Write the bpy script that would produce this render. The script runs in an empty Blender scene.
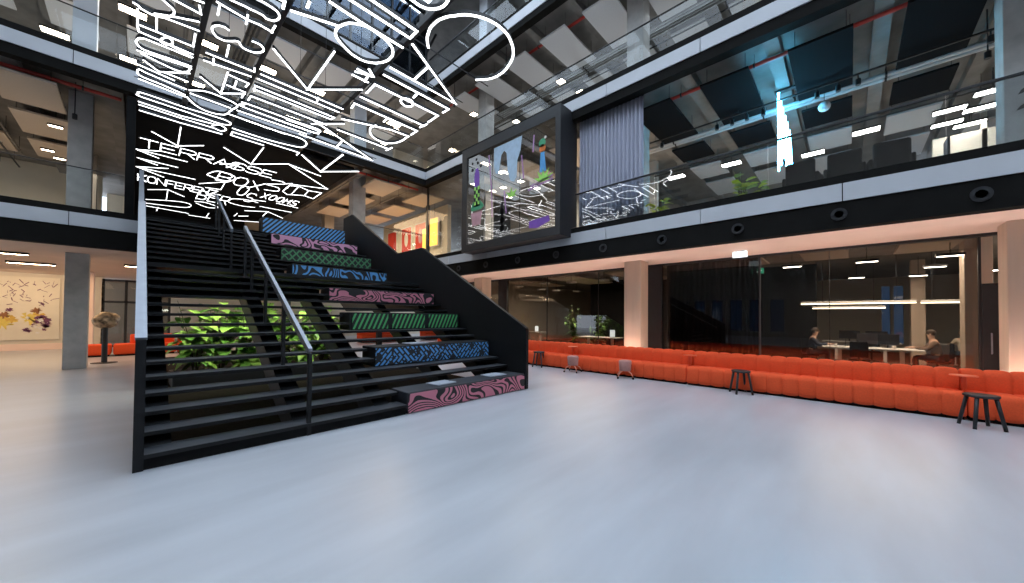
import bpy, bmesh, math, random
from mathutils import Vector, Matrix
random.seed(7)
SC = bpy.context.scene
COL = SC.collection
PI = math.pi

# ------------------------------------------------------------------ camera
cam_data = bpy.data.cameras.new('camera')
cam = bpy.data.objects.new('camera', cam_data); COL.objects.link(cam)
F_PX, YAW, PITCH, ROLL, SHIFT = 356.02, math.radians(46.5547), math.radians(0.9807), math.radians(0.4387), 19.656
fw = Vector((math.sin(YAW), math.cos(YAW), 0)); rt = Vector((math.cos(YAW), -math.sin(YAW), 0)); up = Vector((0, 0, 1))
fw2 = fw*math.cos(PITCH) + up*math.sin(PITCH); up2 = up*math.cos(PITCH) - fw*math.sin(PITCH)
rt3 = rt*math.cos(ROLL) + up2*math.sin(ROLL); up3 = up2*math.cos(ROLL) - rt*math.sin(ROLL)
mw = Matrix.Identity(4)
for i in range(3):
    mw[i][0], mw[i][1], mw[i][2] = rt3[i], up3[i], -fw2[i]
mw.translation = Vector((0, 0, 1.6))
cam.matrix_world = mw
cam_data.sensor_fit = 'HORIZONTAL'; cam_data.sensor_width = 36.0
cam_data.lens = 36.0*F_PX/1024.0
cam_data.shift_y = SHIFT/1024.0
cam_data.clip_start = 0.05; cam_data.clip_end = 300
SC.camera = cam

# ------------------------------------------------------------------ sky, exposure
world = bpy.data.worlds.new('sky'); SC.world = world; world.use_nodes = True
wn = world.node_tree
wn.nodes['Background'].inputs[0].default_value = (0.77, 0.86, 1.0, 1)
wn.nodes['Background'].inputs[1].default_value = 5.3
SC.view_settings.view_transform = 'Standard'; SC.view_settings.look = 'None'
SC.view_settings.gamma = 1.0; SC.view_settings.use_curve_mapping = False
SC.view_settings.exposure = 0.0

def area(name, loc, size, energy, color, rot=(0, 0, 0)):
    l = bpy.data.lights.new(name, 'AREA'); l.shape = 'RECTANGLE'; l.size, l.size_y = size
    l.energy = energy; l.color = color
    o = bpy.data.objects.new(name, l); COL.objects.link(o); o.location = loc; o.rotation_euler = rot
    return o
WARM = (1.0, 0.72, 0.45); SOFT = (1.0, 0.84, 0.66); COOL = (0.8, 0.9, 1.0)
# mural washer, then unseen fills added for the glow of lobby, office, gallery lamps
area('mural_washer', (-3.4, 24.4, 3.3), (3.6, 0.3), 45, WARM, (math.radians(35), 0, 0))
SC.cycles.transparent_max_bounces = 64
area('lobby_fill', (-3.0, 20, 3.26), (4, 6), 170, WARM)
area('lobby_fill', (3.5, 20, 3.26), (4, 6), 90, WARM)
area('office_fill', (15, -1, 3.2), (4, 4), 420, SOFT)
area('office_fill', (15, 9.5, 3.2), (3, 4), 420, SOFT)
area('gallery_fill', (-3, 19.6, 7.3), (4, 6), 210, SOFT)
area('gallery_fill', (8.6, 18.8, 7.3), (3.5, 5), 420, (1.0, 0.7, 0.42))
area('gallery_fill', (15, 0.5, 7.3), (4, 6), 130, (1, 0.95, 0.9))
area('gallery_fill', (12.2, 8.6, 7.3), (3, 4), 330, SOFT)
area('upper_gallery_fill', (0, 19, 11.3), (8, 6), 240, COOL)
area('upper_gallery_fill', (9.0, 18.5, 11.3), (4, 4), 170, (1, 0.95, 0.9))
area('upper_gallery_fill', (13, 6, 11.3), (4, 12), 200, COOL)

# ------------------------------------------------------------------ materials
def nd(nt, t, **kw):
    n = nt.nodes.new(t)
    for k, v in kw.items():
        if hasattr(n, k): setattr(n, k, v)
        else: n.inputs[k].default_value = v
    return n

def mat(name, col, rough=0.6, metal=0.0, var=0.08, scale=6.0, emit=None, estr=0.0, spec=0.5, stretch=None, rvar=0.0, bump=0.0):
    m = bpy.data.materials.new(name); m.use_nodes = True; nt = m.node_tree
    b = nt.nodes['Principled BSDF']
    b.inputs['Roughness'].default_value = rough; b.inputs['Metallic'].default_value = metal
    b.inputs['Specular IOR Level'].default_value = spec
    if var > 0:
        tc = nd(nt, 'ShaderNodeTexCoord'); mp = nd(nt, 'ShaderNodeMapping')
        if stretch: mp.inputs['Scale'].default_value = stretch
        no = nd(nt, 'ShaderNodeTexNoise'); no.inputs['Scale'].default_value = scale; no.inputs['Detail'].default_value = 5
        rp = nd(nt, 'ShaderNodeValToRGB')
        rp.color_ramp.elements[0].position = 0.3; rp.color_ramp.elements[1].position = 0.7
        rp.color_ramp.elements[0].color = tuple(max(0, c*(1-var)) for c in col) + (1,)
        rp.color_ramp.elements[1].color = tuple(min(1, c*(1+var)) for c in col) + (1,)
        nt.links.new(tc.outputs['Object'], mp.inputs[0]); nt.links.new(mp.outputs[0], no.inputs['Vector'])
        nt.links.new(no.outputs['Fac'], rp.inputs[0]); nt.links.new(rp.outputs[0], b.inputs['Base Color'])
        if rvar > 0:
            mr = nd(nt, 'ShaderNodeMapRange'); mr.inputs['To Min'].default_value = rough-rvar; mr.inputs['To Max'].default_value = rough+rvar
            nt.links.new(no.outputs['Fac'], mr.inputs['Value']); nt.links.new(mr.outputs[0], b.inputs['Roughness'])
        if bump > 0:
            bp = nd(nt, 'ShaderNodeBump'); bp.inputs['Strength'].default_value = bump; bp.inputs['Distance'].default_value = 0.01
            nt.links.new(no.outputs['Fac'], bp.inputs['Height']); nt.links.new(bp.outputs[0], b.inputs['Normal'])
    else:
        b.inputs['Base Color'].default_value = tuple(col) + (1,)
    if emit:
        b.inputs['Emission Color'].default_value = tuple(emit) + (1,); b.inputs['Emission Strength'].default_value = estr
    return m

def glass_mat(name, tint, refl=0.5, power=1.45):
    m = bpy.data.materials.new(name); m.use_nodes = True; nt = m.node_tree; nt.nodes.clear()
    out = nd(nt, 'ShaderNodeOutputMaterial'); mx = nd(nt, 'ShaderNodeMixShader')
    tr = nd(nt, 'ShaderNodeBsdfTransparent'); tr.inputs[0].default_value = tuple(tint) + (1,)
    gl = nd(nt, 'ShaderNodeBsdfGlossy'); gl.inputs['Roughness'].default_value = 0.0; gl.inputs[0].default_value = (refl, refl, refl, 1)
    fr = nd(nt, 'ShaderNodeFresnel'); fr.inputs['IOR'].default_value = power
    ge = nd(nt, 'ShaderNodeNewGeometry'); sb = nd(nt, 'ShaderNodeMath', operation='SUBTRACT'); sb.inputs[0].default_value = 1.0
    ml = nd(nt, 'ShaderNodeMath', operation='MULTIPLY')
    nt.links.new(ge.outputs['Backfacing'], sb.inputs[1]); nt.links.new(sb.outputs[0], ml.inputs[0]); nt.links.new(fr.outputs[0], ml.inputs[1])
    nt.links.new(ml.outputs[0], mx.inputs[0]); nt.links.new(tr.outputs[0], mx.inputs[1]); nt.links.new(gl.outputs[0], mx.inputs[2])
    nt.links.new(mx.outputs[0], out.inputs[0])
    return m

def pattern_mat(name, kind, col, back=(0.012, 0.012, 0.014)):
    m = bpy.data.materials.new(name); m.use_nodes = True; nt = m.node_tree; b = nt.nodes['Principled BSDF']
    b.inputs['Roughness'].default_value = 0.6
    L = nt.links.new
    tc = nd(nt, 'ShaderNodeTexCoord')
    def mapping(rot=0, scale=(1, 1, 1), off=(0, 0, 0)):
        sw = nd(nt, 'ShaderNodeSeparateXYZ'); cb = nd(nt, 'ShaderNodeCombineXYZ')
        L(tc.outputs['Object'], sw.inputs[0]); L(sw.outputs['X'], cb.inputs['X']); L(sw.outputs['Z'], cb.inputs['Y'])
        mp = nd(nt, 'ShaderNodeMapping'); mp.inputs['Rotation'].default_value[2] = rot; mp.inputs['Scale'].default_value = scale; mp.inputs['Location'].default_value = off
        L(cb.outputs[0], mp.inputs[0]); return mp.outputs[0]
    def wave(vec, sc, dist, dscale, thr, detail=2):
        w = nd(nt, 'ShaderNodeTexWave'); w.inputs['Scale'].default_value = sc; w.inputs['Distortion'].default_value = dist
        w.inputs['Detail'].default_value = detail; w.inputs['Detail Scale'].default_value = dscale
        L(vec, w.inputs['Vector'])
        g = nd(nt, 'ShaderNodeMath', operation='GREATER_THAN'); L(w.outputs['Fac'], g.inputs[0]); g.inputs[1].default_value = thr
        return g.outputs[0]
    def mx2(a, c, op='MAXIMUM'):
        g = nd(nt, 'ShaderNodeMath', operation=op); L(a, g.inputs[0]); L(c, g.inputs[1]); return g.outputs[0]
    def contour(sc, k, thr, stretch=(1, 1, 1), dist=0.6):
        no = nd(nt, 'ShaderNodeTexNoise'); no.inputs['Scale'].default_value = sc; no.inputs['Detail'].default_value = 0.0; no.inputs['Distortion'].default_value = dist
        L(mapping(0.15, stretch), no.inputs['Vector'])
        m1 = nd(nt, 'ShaderNodeMath', operation='MULTIPLY'); L(no.outputs['Fac'], m1.inputs[0]); m1.inputs[1].default_value = k
        m2 = nd(nt, 'ShaderNodeMath', operation='FRACT'); L(m1.outputs[0], m2.inputs[0])
        g = nd(nt, 'ShaderNodeMath', operation='GREATER_THAN'); L(m2.outputs[0], g.inputs[0]); g.inputs[1].default_value = thr
        return g.outputs[0]
    if kind == 'swirl': f = contour(1.5, 15, 0.42, (1, 1.3, 1))
    elif kind == 'swirl_fine': f = contour(1.7, 11, 0.42, (1, 1.4, 1), 0.8)
    elif kind == 'blobs': f = contour(1.9, 6, 0.4, (1, 1.3, 1), 0.6)
    elif kind == 'hatch': f = wave(mapping(0.42), 3.2, 0.5, 1.0, 0.62)
    elif kind == 'cross': f = mx2(wave(mapping(0.75), 1.9, 2.5, 1.2, 0.82), wave(mapping(2.35), 2.1, 2.5, 1.2, 0.85))
    elif kind == 'diagonal': f = wave(mapping(0.75), 2.9, 0.3, 1.0, 0.52)
    elif kind == 'ribbon': f = contour(1.6, 10, 0.55, (1.3, 0.8, 1), 0.6)
    else:
        def bricks(rot, off):
            br = nd(nt, 'ShaderNodeTexBrick'); br.inputs['Scale'].default_value = 1.0; br.inputs['Brick Width'].default_value = 0.2
            br.inputs['Row Height'].default_value = 0.075; br.inputs['Mortar Size'].default_value = 0.017; br.inputs['Mortar Smooth'].default_value = 0.0
            L(mapping(rot, (1, 1, 1), off), br.inputs['Vector'])
            g = nd(nt, 'ShaderNodeMath', operation='LESS_THAN'); L(br.outputs['Fac'], g.inputs[0]); g.inputs[1].default_value = 0.5
            vo = nd(nt, 'ShaderNodeTexNoise'); vo.inputs['Scale'].default_value = 5.0; L(mapping(rot), vo.inputs['Vector'])
            g2 = nd(nt, 'ShaderNodeMath', operation='GREATER_THAN'); L(vo.outputs['Fac'], g2.inputs[0]); g2.inputs[1].default_value = 0.43
            return mx2(g.outputs[0], g2.outputs[0], 'MULTIPLY')
        no = nd(nt, 'ShaderNodeTexVoronoi'); no.inputs['Scale'].default_value = 2.6; L(mapping(0.4), no.inputs['Vector'])
        sp = nd(nt, 'ShaderNodeSeparateColor'); L(no.outputs['Color'], sp.inputs[0])
        sel = nd(nt, 'ShaderNodeMath', operation='GREATER_THAN'); L(sp.outputs[0], sel.inputs[0]); sel.inputs[1].default_value = 0.5
        mix = nd(nt, 'ShaderNodeMix'); L(sel.outputs[0], mix.inputs[0]); L(bricks(0.85, (0.1, 0, 0)), mix.inputs[2]); L(bricks(-0.85, (0, 0.1, 0)), mix.inputs[3])
        f = mix.outputs[0]
    rp = nd(nt, 'ShaderNodeMix', data_type='RGBA')
    rp.inputs[6].default_value = tuple(back) + (1,); rp.inputs[7].default_value = tuple(col) + (1,)
    L(f, rp.inputs[0]); L(rp.outputs[2], b.inputs['Base Color'])
    return m

M = {}
M['floor'] = mat('polished_concrete', (0.44, 0.455, 0.49), 0.31, 0, 0.10, 1.5, stretch=(0.35, 1.5, 1), rvar=0.07, spec=0.55)
M['carpet'] = mat('office_carpet', (0.2, 0.16, 0.13), 0.95, 0, 0.2, 30)
M['stair_shade_floor'] = mat('olive_floor_shade', (0.022, 0.018, 0.012), 0.95, 0, 0.2, 25, spec=0.1)
M['white_panel'] = mat('white_fascia_panel', (0.54, 0.555, 0.59), 0.45, 0, 0.03, 2)
M['black_steel'] = mat('black_steel', (0.013, 0.0135, 0.016), 0.5, 0, 0.15, 8)
M['black_matt'] = mat('black_matt', (0.010, 0.010, 0.0105), 0.9, 0, 0.1, 8, spec=0.1)
M['black_beam'] = mat('black_fascia', (0.012, 0.0115, 0.011), 0.8, 0, 0.1, 3, spec=0.06)
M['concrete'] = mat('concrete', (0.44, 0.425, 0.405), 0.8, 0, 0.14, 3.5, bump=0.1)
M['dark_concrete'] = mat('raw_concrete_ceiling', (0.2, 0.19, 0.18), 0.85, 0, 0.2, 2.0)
M['soffit'] = mat('pale_soffit', (0.86, 0.66, 0.56), 0.7, 0, 0.05, 1.2)
M['lobby_ceiling'] = mat('lobby_ceiling', (0.62, 0.47, 0.38), 0.7, 0, 0.05, 1.2)
M['plaster'] = mat('cream_plaster', (0.66, 0.60, 0.50), 0.8, 0, 0.04, 2)
M['grey_plaster'] = mat('grey_plaster', (0.36, 0.34, 0.31), 0.8, 0, 0.06, 2)
M['wood_column'] = mat('beige_column', (0.56, 0.45, 0.35), 0.7, 0, 0.1, 4, stretch=(1, 1, 0.1))
M['orange'] = mat('orange_fabric', (0.76, 0.082, 0.016), 0.85, 0, 0.07, 40, bump=0.15)
M['orange_metal'] = mat('orange_lacquer', (0.75, 0.09, 0.02), 0.45, 0, 0.03, 4)
M['dusty_pink'] = mat('dusty_pink_fabric', (0.48, 0.24, 0.21), 0.9, 0, 0.1, 40)
M['salmon'] = mat('salmon_metal', (0.72, 0.26, 0.16), 0.5, 0, 0.03, 6)
M['stair'] = mat('stair_steel', (0.009, 0.0095, 0.011), 0.5, 0, 0.2, 5, rvar=0.06, spec=0.3)
M['tread'] = mat('tread_top', (0.032, 0.036, 0.044), 0.5, 0, 0.2, 4)
M['stair_panel'] = mat('stair_side_panel', (0.006, 0.0064, 0.0075), 0.6, 0, 0.15, 3, spec=0.3)
M['rail'] = mat('brushed_rail', (0.26, 0.28, 0.32), 0.45, 0.5, 0.06, 8)
M['raft_grey'] = mat('grey_raft', (0.62, 0.62, 0.64), 0.9, 0, 0.04, 30)
M['raft_beige'] = mat('beige_raft', (0.52, 0.44, 0.36), 0.9, 0, 0.04, 30)
M['raft_black'] = mat('black_raft', (0.008, 0.008, 0.009), 0.95, 0, 0.06, 30, spec=0.08)
M['red_pipe'] = mat('red_pipe', (0.42, 0.03, 0.02), 0.5, 0, 0.08, 5)
M['grey_pipe'] = mat('galvanised_duct', (0.42, 0.43, 0.45), 0.45, 0.5, 0.08, 5)
M['curtain'] = mat('blue_grey_curtain', (0.43, 0.44, 0.53), 0.9, 0, 0.06, 12, stretch=(6, 6, 0.4))
M['dark_curtain'] = mat('black_curtain', (0.010, 0.0095, 0.0095), 0.9, 0, 0.2, 12, spec=0.1)
M['clear_glass'] = glass_mat('clear_glass', (0.93, 0.96, 0.97), 0.9, 1.4)
M['dark_glass'] = glass_mat('tinted_glass', (0.62, 0.6, 0.58), 0.9, 1.5)
M['neon'] = mat('white_light_tube', (0.9, 0.9, 0.9), 0.5, 0, 0, emit=(0.95, 0.97, 1.0), estr=4.0)
M['lamp_cool'] = mat('cool_lamp_panel', (0.9, 0.9, 0.9), 0.5, 0, 0, emit=(1.0, 0.93, 0.84), estr=30)
M['lamp_warm'] = mat('warm_lamp_panel', (0.9, 0.9, 0.9), 0.5, 0, 0, emit=(1.0, 0.82, 0.6), estr=22)
M['lamp_lobby'] = mat('lobby_lamp', (0.9, 0.9, 0.9), 0.5, 0, 0, emit=(1.0, 0.72, 0.45), estr=30)
M['lamp_added_uplight'] = mat('added_uplight_glow', (0.9, 0.9, 0.9), 0.5, 0, 0, emit=(1.0, 0.83, 0.69), estr=30)
M['lamp_line'] = mat('linear_lamp', (0.9, 0.9, 0.9), 0.5, 0, 0, emit=(1.0, 0.86, 0.6), estr=9)
M['lamp_cyan'] = mat('cyan_light_tube', (0.9, 0.9, 0.9), 0.5, 0, 0, emit=(0.1, 0.6, 1.0), estr=75)
M['white'] = mat('white_laminate', (0.75, 0.73, 0.69), 0.5, 0, 0.03, 4)
M['grey_pad'] = mat('grey_felt', (0.3, 0.33, 0.38), 0.9, 0, 0.08, 30)
M['soil'] = mat('soil', (0.04, 0.028, 0.02), 0.95, 0, 0.3, 20)
M['leaf'] = mat('leaf_green', (0.14, 0.32, 0.05), 0.35, 0, 0.5, 5)
M['leaf_bright'] = mat('leaf_yellow_green', (0.30, 0.5, 0.09), 0.3, 0, 0.4, 4)
M['leaf_lemon'] = mat('leaf_lemon', (0.62, 0.72, 0.06), 0.4, 0, 0.3, 4)
M['leaf_dark'] = mat('leaf_dark_green', (0.05, 0.10, 0.03), 0.5, 0, 0.4, 5)
M['stem'] = mat('plant_stem', (0.1, 0.09, 0.04), 0.8, 0, 0.2, 8)
M['skin'] = mat('skin', (0.55, 0.34, 0.25), 0.6, 0, 0.04, 20)
M['hair'] = mat('brown_hair', (0.05, 0.03, 0.02), 0.7, 0, 0.2, 40)
M['navy'] = mat('navy_cloth', (0.025, 0.03, 0.05), 0.9, 0, 0.1, 30)
M['brown_cloth'] = mat('brown_cloth', (0.16, 0.10, 0.07), 0.9, 0, 0.1, 30)
M['cream_cloth'] = mat('cream_cloth', (0.55, 0.48, 0.38), 0.9, 0, 0.06, 30)
M['jeans'] = mat('dark_trousers', (0.03, 0.035, 0.05), 0.9, 0, 0.1, 30)
M['bronze'] = mat('mottled_bronze', (0.34, 0.26, 0.18), 0.4, 0.4, 0.85, 9)
M['canvas'] = mat('cream_canvas', (0.72, 0.66, 0.54), 0.85, 0, 0.03, 3)
M['screen'] = mat('dark_screen', (0.02, 0.02, 0.025), 0.2, 0, 0.05, 3)
M['paint_black'] = mat('black_paint', (0.02, 0.018, 0.02), 0.7, 0, 0.1, 9)
def flat(name, c, e=0.0): 
    M[name] = mat(name, c, 0.7, 0, 0.08, 9, emit=c if e else None, estr=e)
for n_, c_ in dict(art_ochre=(0.62, 0.40, 0.08), art_plum=(0.16, 0.05, 0.12), art_brown=(0.28, 0.12, 0.05), art_yellow=(0.70, 0.55, 0.12), art_red=(0.62, 0.05, 0.03), art_white=(0.75, 0.72, 0.68), art_ice=(0.42, 0.55, 0.68), art_lime=(0.35, 0.72, 0.14), art_green=(0.06, 0.32, 0.16), art_purple=(0.20, 0.08, 0.42), art_lilac=(0.42, 0.24, 0.46), art_orange=(0.62, 0.16, 0.03), art_blue=(0.10, 0.35, 0.66), art_pink=(0.55, 0.3, 0.33)).items(): flat(n_, c_)
M['mirror_glass'] = glass_mat('coated_glass', (0.85, 0.88, 0.9), 0.95, 2.5)
M['solar_glass'] = glass_mat('blue_solar_glass', (0.10, 0.135, 0.18), 0.9, 1.5)
M['bounce_floor'] = mat('pale_bounce_floor', (0.55, 0.5, 0.44), 0.6, 0, 0.05, 1)
M['exit_white'] = mat('lit_sign_face', (0.8, 0.85, 0.85), 0.5, 0, 0, emit=(0.8, 0.95, 1.0), estr=1.6)
M['exit_green'] = mat('green_sign_face', (0.02, 0.4, 0.2), 0.5, 0, 0, emit=(0.03, 0.55, 0.3), estr=0.9)
M['lightbox'] = mat('amber_lightbox', (0.8, 0.5, 0.1), 0.5, 0, 0, emit=(1.0, 0.5, 0.08), estr=1.3)
P_ = (0.58, 0.2, 0.27); B_ = (0.10, 0.33, 0.68); G_ = (0.08, 0.42, 0.14)
M['pat_pink1'] = pattern_mat('pink_swirl_print', 'swirl', P_); M['pat_blue2'] = pattern_mat('blue_dash_print', 'dashes', B_)
M['pat_green3'] = pattern_mat('green_hatch_print', 'hatch', G_); M['pat_pink4'] = pattern_mat('pink_ribbon_print', 'swirl_fine', P_)
M['pat_blue5'] = pattern_mat('blue_ribbon_print', 'ribbon', B_); M['pat_green6'] = pattern_mat('green_cross_print', 'cross', (0.06, 0.22, 0.1))
M['pat_pink7'] = pattern_mat('pink_blob_print', 'blobs', (0.62, 0.29, 0.45)); M['pat_blue8'] = pattern_mat('blue_stripe_print', 'diagonal', B_)

# ------------------------------------------------------------------ mesh helpers
class MB:
    def __init__(s): s.v = []; s.f = []; s.mi = []; s.cur = 0
    def add(s, vs, fs):
        o = len(s.v); s.v += [tuple(v) for v in vs]
        for f in fs: s.f.append(tuple(i+o for i in f)); s.mi.append(s.cur)
        return s
    def box(s, x0, x1, y0, y1, z0, z1):
        v = [(x, y, z) for z in (z0, z1) for y in (y0, y1) for x in (x0, x1)]
        return s.add(v, [(0, 2, 3, 1), (4, 5, 7, 6), (0, 1, 5, 4), (2, 6, 7, 3), (0, 4, 6, 2), (1, 3, 7, 5)])
    def bbox(s, x0, x1, y0, y1, z0, z1, b=0.01):
        bm = bmesh.new(); bmesh.ops.create_cube(bm, size=1)
        for v in bm.verts: v.co = Vector(((x0+x1)/2+v.co.x*(x1-x0), (y0+y1)/2+v.co.y*(y1-y0), (z0+z1)/2+v.co.z*(z1-z0)))
        bmesh.ops.bevel(bm, geom=bm.edges[:], offset=b, segments=2, affect='EDGES', profile=0.5)
        bm.verts.index_update(); s.add([v.co[:] for v in bm.verts], [[v.index for v in f.verts] for f in bm.faces]); bm.free(); return s
    def tube(s, pts, r, n=8, cap=True):
        pts = [Vector(p) for p in pts]; rs = r if isinstance(r, (list, tuple)) else [r]*len(pts); vs = []; fs = []
        ref = Vector((0, 0, 1))
        for i, p in enumerate(pts):
            d = (pts[min(i+1, len(pts)-1)] - pts[max(i-1, 0)]).normalized()
            a = d.cross(ref if abs(d.dot(ref)) < 0.95 else Vector((1, 0, 0))).normalized(); b = a.cross(d)
            for k in range(n):
                t = 2*PI*k/n; vs.append(p + (a*math.cos(t) + b*math.sin(t))*rs[i])
        for i in range(len(pts)-1):
            for k in range(n): fs.append((i*n+k, i*n+(k+1) % n, (i+1)*n+(k+1) % n, (i+1)*n+k))
        if cap: fs.append(tuple(range(n-1, -1, -1))); fs.append(tuple((len(pts)-1)*n+k for k in range(n)))
        return s.add(vs, fs)
    def bar(s, p0, p1, w, h):
        p0, p1 = Vector(p0), Vector(p1); d = (p1-p0).normalized(); z = Vector((0, 0, 1))
        a = d.cross(z if abs(d.dot(z)) < 0.98 else Vector((0, 1, 0))).normalized(); b = a.cross(d)
        vs = [p + a*sx*w/2 + b*sy*h/2 for p in (p0, p1) for sx, sy in ((-1, -1), (1, -1), (1, 1), (-1, 1))]
        return s.add(vs, [(3, 2, 1, 0), (4, 5, 6, 7), (0, 1, 5, 4), (1, 2, 6, 5), (2, 3, 7, 6), (3, 0, 4, 7)])
    def prism(s, poly, axis, d0, d1):
        def P(a, b, d): return {'X': (d, a, b), 'Y': (a, d, b), 'Z': (a, b, d)}[axis]
        n = len(poly); vs = [P(a, b, d0) for a, b in poly] + [P(a, b, d1) for a, b in poly]
        return s.add(vs, [tuple(range(n-1, -1, -1)), tuple(range(n, 2*n))] + [(i, (i+1) % n, n+(i+1) % n, n+i) for i in range(n)])
    def lathe(s, prof, c, n=20):
        vs = []; fs = []
        for r, z in prof:
            for k in range(n): vs.append((c[0]+r*math.cos(2*PI*k/n), c[1]+r*math.sin(2*PI*k/n), c[2]+z))
        m = len(prof)
        for i in range(m-1):
            for k in range(n): fs.append((i*n+k, i*n+(k+1) % n, (i+1)*n+(k+1) % n, (i+1)*n+k))
        if prof[0][0] > 1e-4: fs.append(tuple(range(n-1, -1, -1)))
        if prof[-1][0] > 1e-4: fs.append(tuple((m-1)*n+k for k in range(n)))
        return s.add(vs, fs)
    def ball(s, c, r, n=12, sc=(1, 1, 1)):
        o = len(s.v); m = n//2
        prof = [(max(1e-5, math.sin(PI*i/m)), -math.cos(PI*i/m)) for i in range(m+1)]
        vs = [(c[0]+r*sc[0]*p*math.cos(2*PI*k/n), c[1]+r*sc[1]*p*math.sin(2*PI*k/n), c[2]+r*sc[2]*z) for p, z in prof for k in range(n)]
        return s.add(vs, [(i*n+k, i*n+(k+1) % n, (i+1)*n+(k+1) % n, (i+1)*n+k) for i in range(m) for k in range(n)])
    def build(s, name, m, parent=None, smooth=False, loc=None):
        me = bpy.data.meshes.new(name); me.from_pydata(s.v, [], s.f)
        for mm in (m if isinstance(m, (list, tuple)) else [m]): me.materials.append(M[mm])
        me.polygons.foreach_set('material_index', s.mi)
        if smooth: me.polygons.foreach_set('use_smooth', [True]*len(me.polygons))
        bm = bmesh.new(); bm.from_mesh(me); bmesh.ops.recalc_face_normals(bm, faces=bm.faces); bm.to_mesh(me); bm.free()
        me.update(); o = bpy.data.objects.new(name, me); COL.objects.link(o)
        if parent: o.parent = parent
        if loc: o.location = loc
        return o

def tag(o, label, cat, group=None, kind=None):
    o['label'] = label; o['category'] = cat
    if group: o['group'] = group
    if kind: o['kind'] = kind
    return o
def thing(name, label, cat, loc=(0, 0, 0), rz=0, group=None):
    o = bpy.data.objects.new(name, None); COL.objects.link(o); o.location = loc; o.rotation_euler = (0, 0, rz)
    o.empty_display_size = 0.1
    return tag(o, label, cat, group)
def struct(name, mb, m, label, cat, smooth=False):
    return tag(mb.build(name, m, None, smooth), label, cat, None, 'structure')
def copy_tree(o, parent=None):
    c = o.copy(); COL.objects.link(c)
    if parent: c.parent = parent
    for ch in list(o.children): copy_tree(ch, c)
    return c
ORD = ['nearest', 'second nearest', 'third', 'fourth', 'fifth', 'sixth', 'seventh', 'eighth', 'ninth', 'tenth', 'eleventh', 'twelfth']
NTH = ['first', 'second', 'third', 'fourth', 'fifth', 'sixth', 'seventh', 'eighth', 'ninth', 'tenth', 'eleventh', 'twelfth']
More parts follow.
